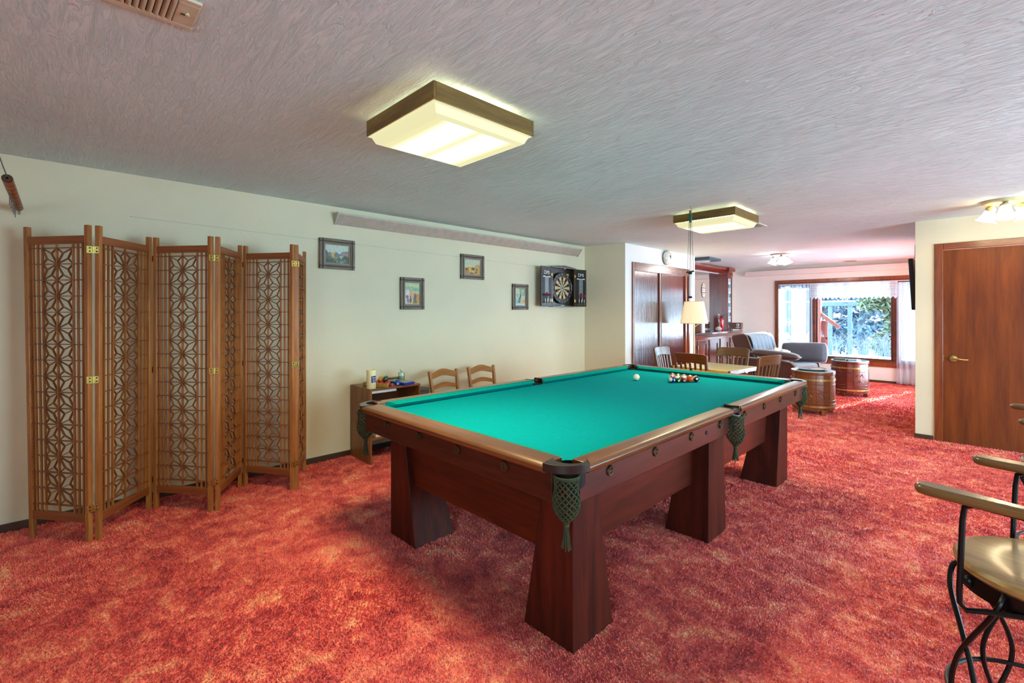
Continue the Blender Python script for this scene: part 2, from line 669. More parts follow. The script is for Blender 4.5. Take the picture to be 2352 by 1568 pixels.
# lace valance: a mesh with real holes and a zigzag hem
def lace():
    x0, x1, z1 = -2.70, -1.25, 1.985
    nx, nz = 260, 62
    dx = (x1 - x0) / nx
    dz = .0055
    rng = random.Random(3)
    vs, fs = [], []
    for j in range(nz + 1):
        for i in range(nx + 1):
            x = x0 + dx * i
            fold = .014 * math.sin(i * .19) + .006 * math.sin(i * .071 + 1)
            vs.append((x, YF - .085 + fold, z1 - dz * j))
    for j in range(nz):
        for i in range(nx):
            hem = 52 - 9 * abs(((i / 13.0) % 1) - .5) * 2 + 9
            if j > hem:
                continue
            u, v = (i % 13) - 6, (j % 13) - 6
            r = math.hypot(u, v)
            hole = False
            if 4 < j < 50:
                band = (j // 13) % 2
                if band == 0:
                    hole = (3 <= r < 5) and (abs(u) > 1) and (abs(v) > 1) and (i + j) % 2 == 0
                else:
                    hole = (abs(u) + abs(v)) in (3, 4) and (i * 7 + j * 3) % 5 < 2
            if j in (26, 27) and i % 3 == 0:
                hole = True
            if not hole:
                a = j * (nx + 1) + i
                fs.append((a, a + 1, a + nx + 2, a + nx + 1))
    g = G(); g.add(vs, fs)
    return g.ob('lace_valance', sheer('lace_cloth', (.93, .95, .98), .8, .6))
tag(lace(), 'white lace valance with a zigzag hem across the top of the middle pane', 'valance')

# ---------------- outside
M_SNOW = plain('snow', (.84, .87, .93), .6, var=.06, vscale=2)
def snow_fn(u, v):
    x = -26 + 46 * u
    y = 11.75 + 40 * v ** 1.6
    d = y - 11.7
    z = .28 + .10 * min(1, d / .8) + .07 * math.sin(x * 2.1 + 5.6) * math.exp(-((d - .9) ** 2)) - .09 * min(7, max(0, d - 1.2)) + .03 * math.sin(x * 1.7 + d) * min(1, d / 3) + .11 * max(0, d - 11)
    return (x, y, z)
g = G(); g.grid(snow_fn, 110, 60)
sn = g.ob('snow_ground', M_SNOW); sn['kind'] = 'structure'

M_NEEDLE_B = plain('blue_needles', (.035, .06, .09), .7, var=.35, vscale=3)
M_NEEDLE_G = plain('green_needles', (.050, .062, .028), .7, var=.4, vscale=5)
M_BARK = plain('bark', (.04, .045, .06), .8, var=.3, vscale=6)
M_TWIG = plain('frosted_twig', (.10, .115, .13), .7, var=.15)
def needle_cloud(rng, cs, n, size, droop=.3):
    vs, fs = [], []
    for (c, r, wgt) in cs:
        for _ in range(int(n * wgt)):
            d = Vector((rng.gauss(0, 1), rng.gauss(0, 1), rng.gauss(0, .6)))
            if d.length < 1e-3:
                continue
            p = Vector(c) + d.normalized() * r * (rng.random() ** .45)
            a = Vector((rng.gauss(0, 1), rng.gauss(0, 1), rng.gauss(-droop, .5))).normalized() * size * rng.uniform(.6, 1.4)
            b = a.cross(Vector((rng.gauss(0, 1), rng.gauss(0, 1), rng.gauss(0, 1)))).normalized() * size * .22
            o = len(vs)
            vs += [p - b, p + b, p + a + b * .4, p + a - b * .4]
            fs.append((o, o + 1, o + 2, o + 3))
    return vs, fs
def tree(x, y, h, spread, label, m, seed, z0=-.35, crown0=.06, n=900, size=.22):
    rng = random.Random(seed)
    t = thing('pine_tree', label, 'tree', (x, y, z0), 0, 'trees beyond the window')
    g = G()
    pts = [(rng.uniform(-.05, .05) * i, rng.uniform(-.05, .05) * i, h * i / 6) for i in range(7)]
    g.tube(pts, [.035 * h * (1 - i / 6.6) * .55 + .02 for i in range(7)], 8)
    cs = []
    k = int(h * 3.5)
    for i in range(k):
        f = crown0 + (1 - crown0) * (i + rng.random()) / k
        rad = spread * (1 - f) ** .7 + .15
        a = rng.uniform(0, 2 * PI)
        end = (rad * math.cos(a), rad * math.sin(a), h * f - .15 * rad)
        g.tube([(0, 0, h * f), tuple(Vector(end) * .5 + Vector((0, 0, h * f * .5 + .02))), end], [.03, .02, .008], 5)
        for q in (.45, .75, 1.0):
            cs.append(((end[0] * q, end[1] * q, h * f - .15 * rad * q), .22 + .25 * rad * q, 1.0))
    g.ob('trunk', M_BARK, t)
    vs, fs = needle_cloud(rng, cs, n / len(cs), size)
    g = G(); g.add(vs, fs)
    o = g.ob('needles', m, t, smooth=False)
    o['kind'] = 'stuff'
    return t
tree(-4.35, 19.3, 6.5, .85, 'dark bluish conifer behind the red stair, leftmost beyond the middle pane', M_NEEDLE_B, 1, n=4200)
tree(-3.30, 21.4, 7.5, .85, 'bluish conifer deep in the wood, straight behind the hanging feeder', M_NEEDLE_B, 2, n=4200)
tree(-4.9, 23.9, 8.0, .9, 'far dark conifer showing between the red stair post and the feeder', M_NEEDLE_B, 3, n=4200)
tree(-2.3, 19.3, 7.0, .85, 'tall bluish conifer directly behind the green pine', M_NEEDLE_B, 4, n=4200)
tree(-2.6, 24.3, 6.8, .9, 'bluish conifer half hidden by the right window mullion', M_NEEDLE_B, 5, n=4000)
tree(-6.4, 21.0, 7.0, 1.0, 'bluish conifer seen through the left sheer curtain', M_NEEDLE_B, 6, n=4000)
tree(-1.82, 15.1, 2.15, .78, 'low sunlit green pine close to the right side of the main pane', M_NEEDLE_G, 8, z0=.0, crown0=.22, n=5200, size=.13)

# bare shrub with frosted stems
def shrub(name, x, y, n, hh, sp, seed, label, m=None, z=.30):
    rng = random.Random(seed)
    g = G()
    for _ in range(n):
        bx, by = rng.uniform(-sp, sp), rng.uniform(-.25, .25)
        a = rng.uniform(0, 2 * PI)
        l = rng.uniform(.5, 1) * hh
        lean = rng.uniform(.05, .5)
        p1 = (bx + lean * l * .4 * math.cos(a), by + lean * l * .4 * math.sin(a), l * .55)
        p2 = (bx + lean * l * math.cos(a), by + lean * l * math.sin(a), l)
        g.tube([(bx, by, -.15), p1, p2], [.006, .0045, .002], 4)
        for q in range(3):
            f = rng.uniform(.3, .9)
            s = Vector(p1).lerp(Vector(p2), f)
            e = s + Vector((rng.uniform(-.2, .2), rng.uniform(-.1, .1), rng.uniform(.05, .2)))
            g.tube([s, e], [.003, .0015], 3)
    o = g.ob(name, m or M_TWIG, loc=(x, y, z))
    return tag(o, label, 'shrub')
shrub('bare_shrub', -2.35, 13.3, 46, .62, .36, 4, 'bare frosted shrub in the snow right of the red stair')
shrub('bare_shrub', -1.55, 13.9, 90, .50, .50, 5, 'wide tangle of bare frosted twigs under the green pine')

# red stair with jagged stringer boards
M_RED = plain('red_stain', (.14, .022, .016), .6, var=.15)
st = thing('outdoor_stair', 'red stained wooden stair with post, handrail and boards beyond the window', 'stair', (-2.823, 12.75, .33))
g = G(); g.box(-.05, .05, -.06, .06, -.2, 2.6); g.ob('post', M_RED, st, bevel=.006)
g = G(); g.bar((.03, 0, 1.02), (.40, .02, .70), .05, .075); g.ob('handrail', M_RED, st, bevel=.005)
for k, (a, b_) in enumerate((((.05, .05, .86), (.16, .2, .50)), ((.05, .05, .48), (.16, .2, .12)))):
    g = G(); g.prism([(a[0], a[2]), (a[0] + .12, a[2] - .02), (b_[0], b_[2] + .1), (b_[0], b_[2] - .1), (b_[0] - .06, b_[2] - .02), (a[0], a[2] - .22)], .05, .09, 'xz')
    g.ob('stringer', M_RED, st, bevel=.003)
g = G(); g.box(.10, .16, .10, .14, -.3, .8); g.ob('baluster', M_RED, st, bevel=.003)

# pergola beam with posts
M_BEAM = plain('blue_grey_timber', (.030, .045, .062), .7, var=.15)
pg = thing('pergola', 'blue-grey timber pergola beam on two posts standing in the snow', 'pergola', (-2.0, 16.6, .4))
g = G(); g.box(-2.6, .05, -.06, .06, 1.16, 1.28); g.ob('beam', M_BEAM, pg, bevel=.01)
for x in (-1.38, -.895):
    g = G(); g.box(x - .05, x + .05, -.05, .05, -.9, 1.16); g.ob('post', M_BEAM, pg, bevel=.01)
g = G(); g.box(-2.62, .07, -.08, .08, 1.28, 1.32); g.ob('snow_cap', M_SNOW, pg, bevel=.03)

# hanging feeder, outside the middle pane
fd = thing('hanging_feeder', 'bell-capped hanging feeder with bead strings outside the middle pane', 'bird feeder', (-2.213, 12.2, 1.54))
M_DKM = plain('dark_metal', '#20343f', .4, .6)
g = G(); g.lathe([(.0, .28), (.015, .275), (.03, .25), (.075, .20), (.10, .165), (.098, .16), (.03, .2), (0, .24)], 20); g.ob('cap', M_DKM, fd)
g = G(); g.cyl((0, 0, .27), (0, 0, .79), .004, n=6); g.ob('chain', M_DKM, fd)
g = G(); g.lathe([(.0, .17), (.055, .165), (.06, .10), (.05, .06), (0, .06)], 18); g.ob('globe', glass('feeder_glass', (.95, .97, 1), .2), fd)
for q in range(10):
    a = q * PI / 5
    g = G(); g.sphere((.08 * math.cos(a), .08 * math.sin(a), .03 - .03 * (q % 2)), .010, 8, 6)
    g.ob('bead', M_TWIG, fd)
g = G(); g.tube([(.085 * math.cos(i * PI / 8), .085 * math.sin(i * PI / 8), .045) for i in range(16)], .003, 5, True)
g.tube([(.06, 0, .1), (.085, 0, .045)], .002, 4); g.tube([(-.06, 0, .1), (-.085, 0, .045)], .002, 4)
g.ob('ring', M_DKM, fd)
g = G(); g.cyl((0, 0, .06), (0, 0, -.1), .003, n=5); g.sphere((0, 0, -.11), .012, 8, 6); g.ob('pendant', M_TWIG, fd)
# deck joist the feeder hangs from, and the deck edge
dk = thing('deck_joist', 'weathered deck joist above the window from which the feeder hangs', 'joist', (-2.0, 12.2, 2.33))
g = G(); g.box(-1.6, 1.6, -.02, .02, 0, .12); g.ob('joist', M_BEAM, dk, bevel=.004)
g = G(); g.box(-1.56, -1.5, -.02, .02, -2.1, 0); g.ob('joist_post', M_BEAM, dk, bevel=.004)
g = G(); g.box(1.5, 1.56, -.02, .02, -2.1, 0); g.ob('joist_post', M_BEAM, dk, bevel=.004)

g = G(); g.box(XR + .12, 5.2, 6.5, 6.62, -.3, 4.6)  # unseen outdoor wall added to keep sun out of the right-hand window
struct(g.ob('wall_sun_block', M_WALLW, smooth=False))
# more brush in the dip and a wooded rise behind
M_BRUSH = plain('brush_twig', (.055, .066, .08), .8, var=.4, vscale=9)
shrub('bare_shrub', -3.9, 17.45, 110, .8, .60, 14, 'dense bluish brush in the dip behind the stair', M_BRUSH, -.15)
shrub('bare_shrub', -2.2, 17.45, 110, .8, .60, 15, 'dense bluish brush in the dip behind the green pine', M_BRUSH, -.2)
M_HILL, nt, b = new_mat('wooded_hillside')
v = coords(nt, (1, .5, 2.2))
hn = noise(nt, v, 1.8, 8, .75, .6)
nt.links.new(ramp(nt, hn, [(.36, (.012, .022, .036)), (.5, (.028, .046, .066)), (.6, (.06, .08, .10)), (.72, (.16, .18, .20))]), b.inputs['Base Color'])
b.inputs['Roughness'].default_value = .9
def hill_fn(u, v_):
    x = -30 + 50 * u
    y = 27 + 16 * v_
    return (x, y + .8 * math.sin(x * 1.3), -.6 + 3.6 * v_ ** .8 + .35 * math.sin(x * 1.9) * v_ + .22 * math.sin(x * 4.3 + 2 * v_) * v_)
g = G(); g.grid(hill_fn, 160, 16)
o = g.ob('hillside', M_HILL); o['kind'] = 'structure'
# unseen slab added above the window, cut to keep sun off most panes
g = G(); g.prism([(-2.70, 11.69), (-.79, 11.69), (.26, 16.1), (-1.65, 16.1)], 2.50, 2.62)
sun_slab = g.ob('sun_block_slab', plain('slab_grey', (.34, .33, .31), .7)); sun_slab['kind'] = 'structure'

# ================================================================ doors
def setting(name):
    o = bpy.data.objects.new(name, None)
    COL.objects.link(o)
    return struct(o)

M_BRASS = plain('aged_brass', '#b59a5c', .28, .9, .1)
M_MAHOG = wood('mahogany_gloss', '#2a0b06', '#5c1c0d', 'z', .14, .6, .8, (.2, .8), .9)
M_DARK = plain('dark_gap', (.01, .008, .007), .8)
M_GREYWOOD = wood('closet_header_wood', '#4a2616', '#6d4026', 'y', .25, .3)
d1 = setting('door_1')
g = G()
g.box(XC - .02, XC + .02, 6.075, 6.13, 0, 2.135); g.ob('jamb', M_CASE, d1, bevel=.004)
g = G(); g.box(XC - .02, XC + .02, 7.90, 7.945, 0, 2.135); g.ob('jamb', M_CASE, d1, bevel=.004)
g = G(); g.box(XC - .02, XC + .022, 6.13, 7.90, 2.01, 2.135); g.ob('header', M_GREYWOOD, d1, bevel=.004)
def slab(name, x0, x1, y0, y1):
    g = G(); g.box(x0, x1, y0, y1, .02, 2.02)
    return g.ob(name, M_MAHOG, d1, bevel=.003)
slab('sliding_panel', XC - .05, XC - .015, 6.13, 6.90)
g = G(); g.box(XC - .052, XC + .004, 6.90, 6.945, .02, 2.02); g.ob('stile', M_CASE, d1, bevel=.003)
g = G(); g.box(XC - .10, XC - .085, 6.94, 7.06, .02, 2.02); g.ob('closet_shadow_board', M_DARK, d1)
slab('sliding_panel', XC - .06, XC - .025, 7.02, 7.82)
g = G(); g.box(XC - .06, XC + .0, 7.82, 7.90, .02, 2.02); g.ob('stile', M_CASE, d1, bevel=.003)

d2 = setting('door_2')
g = G()
cs = .068
g.box(DX0 - cs + .008, DX0 + .008, YD - .016, YD, 0, DZ + cs); g.ob('casing', M_CASE, d2, bevel=.004)
g = G(); g.box(DX0 + .008, DX1 + cs, YD - .016, YD, DZ, DZ + cs); g.ob('casing', wood('casing_wood_x', '#5a260e', '#8a4318', 'x', .3, .3), d2, bevel=.004)
g = G(); g.box(DX1, DX1 + cs, YD - .016, YD, 0, DZ); g.ob('casing', M_CASE, d2, bevel=.004)
g = G(); g.box(DX0 + .001, DX1 - .001, YD - .002, YD + .034, -.01, DZ - .004); g.ob('leaf', M_DOOR, d2, bevel=.002)
h = empty('handle', d2, (-.285, YD, .897))
g = G(); g.lathe([(.0, -.018), (.028, -.016), (.034, -.010), (.034, 0), (0, 0)], 20, axis='y'); g.ob('rosette', M_BRASS, h)
g = G(); g.cyl((0, 0, 0), (0, -.052, 0), .010, n=12); g.tube([(0, -.05, 0), (.03, -.054, .002), (.08, -.054, -.004), (.115, -.052, -.003)], [.011, .011, .008, .006], 10); g.ob('lever', M_BRASS, h)
g = G(); g.box(DX0 + .008, DX0 + .013, YD - .004, YD + .01, .87, .93); g.ob('strike_plate', M_BRASS, d2)

# ================================================================ ceiling fixtures
M_OAKLAM = wood('fixture_oak', '#54390f', '#806428', 'x', .4, .1)
M_OAKLAMY = wood('fixture_oak_y', '#54390f', '#806428', 'y', .4, .1)
M_DIFF = emit('diffuser_acrylic', (1.0, .95, .52), .62, (.12, .12, .10))
M_DIFFB = emit('diffuser_bright', (1.0, .98, .80), 1.5, (.8, .8, .7))
M_TUBE = emit('tube_glow', (1.0, .93, .50), 26.0)
# flat bottom of the acrylic, brighter along the two tubes behind it
M_DIFFG, nt, b = new_mat('diffuser_base_acrylic')
v = coords(nt)
sx = node(nt, 'ShaderNodeSeparateXYZ'); nt.links.new(v, sx.inputs[0])
ab = node(nt, 'ShaderNodeMath', operation='ABSOLUTE'); nt.links.new(sx.outputs['Y'], ab.inputs[0])
sb = node(nt, 'ShaderNodeMath', operation='SUBTRACT'); nt.links.new(ab.outputs[0], sb.inputs[0]); sb.inputs[1].default_value = .105
a2 = node(nt, 'ShaderNodeMath', operation='ABSOLUTE'); nt.links.new(sb.outputs[0], a2.inputs[0])
col = ramp(nt, a2.outputs[0], [(.0, (1.0, 1.0, .92)), (.052, (.85, .83, .66)), (.11, (.48, .45, .23))])
nt.links.new(col, b.inputs['Emission Color'])
b.inputs['Emission Strength'].default_value = 1.35
b.inputs['Base Color'].default_value = (.12, .12, .10, 1)
def fluor(x0, x1, y0, y1, label, power):
    cx, cy = (x0 + x1) / 2, (y0 + y1) / 2
    hx, hy = (x1 - x0) / 2, (y1 - y0) / 2
    t = thing('ceiling_light', label, 'ceiling light', (cx, cy, C))
    zt, zb, th = -.020, -.098, .012
    for (a, b_, c_, d_) in ((-hx, hx, -hy, -hy + th), (-hx, hx, hy - th, hy), (-hx, -hx + th, -hy + th, hy - th), (hx - th, hx, -hy + th, hy - th)):
        g = G(); g.box(a, b_, c_, d_, zb, zt)
        g.ob('frame_board', M_OAKLAM if b_ - a > .1 else M_OAKLAMY, t, bevel=.002)
    g = G(); g.box(-hx + .10, hx - .10, -hy + .10, hy - .10, -.03, 0); g.ob('mounting_pan', plain('white_enamel', '#d9dde0', .35), t)
    # diffuser: flat lip, sloping sides, flat bottom
    def ring(ox, oy, z):
        return [(-ox, -oy, z), (ox, -oy, z), (ox, oy, z), (-ox, oy, z)]
    g = G()
    rings = [ring(hx - .004, hy - .004, zb - .003), ring(hx - .018, hy - .018, zb - .006), ring(hx - .035, hy - .035, zb - .040), ring(hx - .060, hy - .060, zb - .048)]
    for a, b_ in zip(rings, rings[1:]):
        for i in range(4):
            j = (i + 1) % 4
            g.add([a[i], a[j], b_[j], b_[i]], [(0, 1, 2, 3)])
    g.ob('diffuser', M_DIFF, t, smooth=False)
    g = G(); g.poly(ring(hx - .060, hy - .060, zb - .048)); g.ob('diffuser_base', M_DIFFG, t, smooth=False)
    for s in (-.105, .105):
        g = G(); g.cyl((s * 0 - hx + .04, s, -.055), (hx - .04, s, -.055), .013, n=10); g.ob('tube', M_TUBE, t)
    lt = light('fluorescent_glow', 'AREA', (0, 0, zb - .056), (0, 0, 0), power, TUBE_COL, shape='RECTANGLE', size=2 * hx - .10, size_y=2 * hy - .10, spread=math.radians(150))
    lt.parent = t
    return t
fluor(-2.237, -1.637, 1.13, 1.745, 'large square oak-framed ceiling light in front, over the near half of the room', P_FLUOR)
fluor(-2.265, -1.655, 4.49, 5.115, 'smaller-looking square oak-framed ceiling light farther back, above the far table end', P_FLUOR * .8)

def vent(name, x0, x1, y0, y1, label, slats, axis, lever=True):
    cx, cy = (x0 + x1) / 2, (y0 + y1) / 2
    hx, hy = (x1 - x0) / 2, (y1 - y0) / 2
    t = thing(name, label, 'ceiling vent', (cx, cy, C))
    M = plain('vent_enamel', '#c9c2a6', .35)
    g = G(); b_ = .024; z0, z1 = -.010, 0
    e = .06 if lever else .02
    g.box(-hx, hx, -hy, -hy + b_, z0, z1); g.box(-hx, hx, hy - b_, hy, z0, z1)
    if axis == 'y':
        g = G(); g.box(-hx, -hx + b_, -hy, hy, z0, z1); g.box(hx - b_, hx, -hy, hy, z0, z1); g.box(-hx + b_, hx - b_, -hy, -hy + b_, z0, z1); g.box(-hx + b_, hx - b_, hy - e, hy, z0, z1)
        g.box(-hx + b_, hx - b_, -.012, .012, z0, z1)
    else:
        g.box(-hx, -hx + b_, -hy + b_, hy - b_, z0, z1); g.box(hx - b_, hx, -hy + b_, hy - b_, z0, z1)
    g.ob('frame', M, t, bevel=.003)
    g = G(); g.box(-hx + .01, hx - .01, -hy + .01, hy - .01, -.003, -.001); g.ob('duct', plain('duct_shadow', '#3a3322', .8), t)
    for i in range(slats):
        f = (i + .5) / slats
        g = G()
        if axis == 'y':
            y = -hy + b_ + (2 * hy - b_ - e) * f
            if abs(y) < .02:
                continue
            s = 1 if y > 0 else -1
            g.bar((-hx + b_, y, -.007), (hx - b_, y, -.007), .016, .0012, (0, .62 * s, .8))
        else:
            x = -hx + b_ + (2 * hx - 2 * b_) * f
            g.bar((x, -hy + b_, -.007), (x, hy - b_, -.007), .014, .0012, (.6, 0, .8))
        g.ob('slat', M, t)
    if lever:
        g = G(); g.box(-.004, .004, hy - .045, hy - .03, -.011, -.0095); g.ob('lever_slot', MATS['duct_shadow'], t)
        g = G(); g.tube([(.005, hy - .03, -.012), (.02, hy - .026, -.02), (.03, hy - .03, -.02)], .004, 8); g.ob('lever', plain('ivory_plastic', '#d8cf9c', .4), t)
    return t
vent('ceiling_vent', -1.965, -1.775, -.14, .332, 'large beige ceiling vent with a small lever in the top left corner', 22, 'y')
vent('ceiling_vent', -1.985, -1.815, 5.61, 5.90, 'small ceiling vent just behind the farther square ceiling light', 10, 'x', False)
vent('ceiling_vent', -2.05, -1.83, 11.05, 11.30, 'ceiling vent close to the window wall at the far end', 10, 'x', False)

M_SHADE = emit('lit_glass_shade', (1.0, .90, .72), 1.25, (.9, .9, .85))
M_SHADE2 = emit('lit_pink_glass_shade', (1.0, .88, .92), 1.2, (.9, .8, .85))
def triple_lamp(x, y, r, label, mshade, a0, col, power, plate):
    t = thing('three_light_fixture', label, 'ceiling light', (x, y, C))
    g = G(); g.lathe([(r, 0), (r, -.022), (r * .93, -.030), (r * .75, -.030), (r * .3, -.040), (0, -.042)], 36); g.ob('ceiling_plate', plate, t)
    for k in range(16):
        a = k * PI / 8
        g = G(); g.bar((.02 * math.cos(a), .02 * math.sin(a), -.043), (r * .34 * math.cos(a), r * .34 * math.sin(a), -.040), .006, .006); g.ob('plate_ray', plate, t)
    for k in range(3):
        a = a0 + k * 2 * PI / 3
        ca, sa = math.cos(a), math.sin(a)
        p0 = Vector((r * .62 * ca, r * .62 * sa, -.03))
        d = Vector((.36 * ca, .36 * sa, -.93)).normalized()
        rot = Vector((0, 0, -1)).rotation_difference(d).to_matrix().to_4x4()
        mt = Matrix.Translation(p0) @ rot
        g = G(); g.lathe([(.014, 0), (.020, -.010), (.034, -.022), (.040, -.036), (.036, -.046)], 18); g.xf(mt); hl = g.ob('holder', plate, t)
        wav = lambda i, aa: 1 + (.05 * abs(math.cos(aa * 6)) if i >= 4 else 0)
        prof = [(.032, -.046), (.038, -.060), (.045, -.090), (.052, -.118), (.062, -.134), (.073, -.145), (.071, -.147), (.058, -.134), (.043, -.090), (.028, -.05)]
        g = G(); g.lathe(prof, 48, wav=wav, close=False); g.xf(mt); g.ob('glass_shade', mshade, t)
        bp = p0 + d * .155
        lt = light('bulb_glow', 'SPOT', tuple(bp), (0, 0, 0), power, col, shadow_soft_size=.05, spot_size=math.radians(165), spot_blend=.6)
        lt.rotation_euler = d.to_track_quat('-Z', 'Y').to_euler()
        lt.parent = t
    up = light('shade_glow', 'POINT', (0, 0, -.12), (0, 0, 0), power * .55, col, shadow_soft_size=.04)
    up.parent = t
    return t
M_PLATE = plain('cream_metal', '#cbb98a', .3, .35)
triple_lamp(.085, 6.08, .152, 'three-shade ceiling light in front of the wooden door, upper right', M_SHADE, 2.6, WARM, P_BULB, M_PLATE)
triple_lamp(-2.55, 8.96, .15, 'three-shade pinkish ceiling light in the far sitting area', M_SHADE2, -1.2, (1.0, .93, .90), P_BULB * 2.2, plain('grey_metal', '#b9b2ac', .3, .4))

# unlit dark framed fixture above the back bar
t = thing('bar_light', 'unlit blue-grey square ceiling light over the back bar counter', 'ceiling light', (-3.83, 8.72, C))
g = G(); g.box(-.26, .26, -.26, .26, -.045, 0); g.box(-.22, .22, -.22, .22, -.05, -.045); g.ob('frame', plain('slate_metal', '#3b5560', .35, .3), t, bevel=.004)
g = G(); g.lathe([(.16, -.05), (.14, -.062), (.08, -.072), (0, -.075)], 28); g.ob('lens', plain('opal_glass', '#c9d3d2', .3), t)

# ================================================================ things on the left wall
M_HEATER = plain('heater_face', '#b3a595', .45, .1)
t = thing('cove_heater', 'long pinkish-beige cove heater mounted high on the left wall', 'heater', (W, 1.87, 2.23))
ln = 3.72
g = G(); g.prism([(0, 0), (.012, -.003), (.085, .085), (.085, .10), (0, .10)], .012, ln, 'xz')
g.ob('body', M_HEATER, t, bevel=.002)
g = G(); g.prism([(0, -.004), (.014, -.008), (.09, .084), (.09, .105), (0, .105)], 0, .012, 'xz'); g.ob('end_cap', plain('cap_grey', '#b9b6a4', .5), t)
g = G(); g.prism([(0, -.004), (.014, -.008), (.09, .084), (.09, .105), (0, .105)], ln, ln + .012, 'xz'); g.ob('end_cap', M_HEATER, t)

t = thing('wall_line', 'thin grey-blue string stretched along the left wall behind the pictures', 'string', (W, 0, 0))
g = G(); g.tube([(.004, .37, 2.088), (.004, 1.7, 2.066), (.004, 3.0, 2.046), (.004, 4.7, 2.018)], .0011, 5); g.ob('string', plain('grey_string', '#8f98a0', .7), t)
for y, z in ((.37, 2.088), (2.57, 2.0525), (3.32, 2.041), (4.7, 2.018)):
    g = G(); g.cyl((0, y, z), (.007, y, z), .0025, n=6); g.ob('nail', plain('nail_steel', '#77706a', .4, .7), t)

# string of wooden scoring rings that runs out from the wall
WZ, WYY = 2.064, -.185
M_RINGD = wood('ring_wood_dark', '#2c1408', '#57290f', 'x', .3, .3, 2.0)
M_RING = wood('ring_wood', '#5e2c12', '#a2582a', 'x', .3, .4, 2.0)
t = thing('scoring_ring_wire', 'wooden scoring rings threaded on a wire, hanging from an eye on the left wall', 'scoring rings', (W, WYY, WZ))
g = G(); g.tube([(.05, 0, 0), (1.2, 0, -.004), (2.6, 0, .012), (4.4, 0, .03), (7.74, 0, .06)], .0024, 6); g.ob('wire', plain('steel_wire', '#5d6a66', .4, .7), t)
for k in range(41):
    x = .075 + k * .0224
    g = G(); g.lathe([(.005, 0), (.017, .0006), (.0205, .005), (.0212, .010), (.0200, .0155), (.016, .0195), (.005, .0200), (.005, 0)], 16, (x, 0, -.010), 'x', close=False)
    g.ob('scoring_ring', M_RING if k % 5 else M_RINGD, t)
for k in range(5):
    x = .10 + .93 * (.05 + .125 * k)
    g = G(); g.cyl((x, -.012, -.022), (x, -.012, -.082), .0022, n=6); g.ob('peg', plain('nail_steel', '#77706a', .4, .7), t)
g = G(); g.cyl((0, 0, 0), (.04, 0, 0), .004, n=8); g.tube([(.05 + .012 * math.cos(q * PI / 5), .0, .012 * math.sin(q * PI / 5)) for q in range(10)], .003, 6, True)
g.box(.03, .06, -.006, .006, -.045, -.012); g.ob('eye_hook', plain('zinc', '#8b948f', .35, .8), t)

# pictures
M_FRM = wood('weathered_frame', '#5b4a3c', '#8d7d6b', 'y', .7, 0, 3)
M_FRMZ = wood('weathered_frame_z', '#5b4a3c', '#8d7d6b', 'z', .7, 0, 3)
M_GROOVE = plain('frame_groove', '#2b120b', .6)
M_LIN = plain('picture_liner', '#8f7f68', .6)
def poly_print(W_, H_, items, parent):
    cols = []
    g = G()
    for k, (c, pts) in enumerate(items):
        if c not in cols:
            cols.append(c)
        g.add([(.0135 + .00012 * k, (p[0] - .5) * W_, (p[1] - .5) * H_) for p in pts], [tuple(range(len(pts)))], cols.index(c))
    return g.ob('print', [plain('ink_' + c[1:], c, .45, var=.18, vscale=60) for c in cols], parent, smooth=False)
def blob(cx, cy, rx, ry, n=14, jit=0.0, seed=0):
    r = random.Random(seed)
    return [(cx + rx * (1 + r.uniform(-jit, jit)) * math.cos(2 * PI * i / n), cy + ry * (1 + r.uniform(-jit, jit)) * math.sin(2 * PI * i / n)) for i in range(n)]
def clampp(pts):
    return [(min(1, max(0, x)), min(1, max(0, y))) for x, y in pts]
def picture(y0, y1, z0, z1, label, items, tilt=0.0):
    cy, cz = (y0 + y1) / 2, (z0 + z1) / 2
    hw, hh = (y1 - y0) / 2, (z1 - z0) / 2
    t = thing('picture', label, 'picture', (W, cy, cz), 0, None)
    t.rotation_euler = (tilt, 0, 0)
    b_ = .046
    for (a, b2, c_, d_, m) in ((-hw, hw, hh - b_, hh, M_FRM), (-hw, hw, -hh, -hh + b_, M_FRM)):
        g = G(); g.box(.004, .026, a, b2, c_, d_); g.ob('frame_bar', m, t, bevel=.003)
    for (a, b2) in ((-hw, -hw + b_), (hw - b_, hw)):
        g = G(); g.box(.006, .028, a, b2, -hh + .002, hh - .002); g.ob('frame_bar', M_FRMZ, t, bevel=.003)
    for s in (-1, 1):
        g = G(); g.box(.027, .0295, s * (hw - b_ * .62) - .006, s * (hw - b_ * .62) + .006, -hh + .001, hh - .001); g.ob('groove', M_GROOVE, t)
        g = G(); g.box(.0262, .029, -hw + .001, hw - .001, s * (hh - b_ * .62) - .005, s * (hh - b_ * .62) + .005); g.ob('groove', M_GROOVE, t)
    l_ = .012
    g = G(); hw2, hh2 = hw - b_, hh - b_
    g.box(.006, .020, -hw2, hw2, hh2 - l_, hh2); g.box(.006, .020, -hw2, hw2, -hh2, -hh2 + l_)
    g.box(.006, .020, -hw2, -hw2 + l_, -hh2 + l_, hh2 - l_); g.box(.006, .020, hw2 - l_, hw2, -hh2 + l_, hh2 - l_)
    g.ob('liner', M_LIN, t, bevel=.002)
    g = G(); g.box(.004, .013, -hw2, hw2, -hh2, hh2); g.ob('backing', M_LIN, t)
    poly_print(2 * (hw2 - l_), 2 * (hh2 - l_), items, t)
    return t
FULL = [(0, 0), (1, 0), (1, 1), (0, 1)]
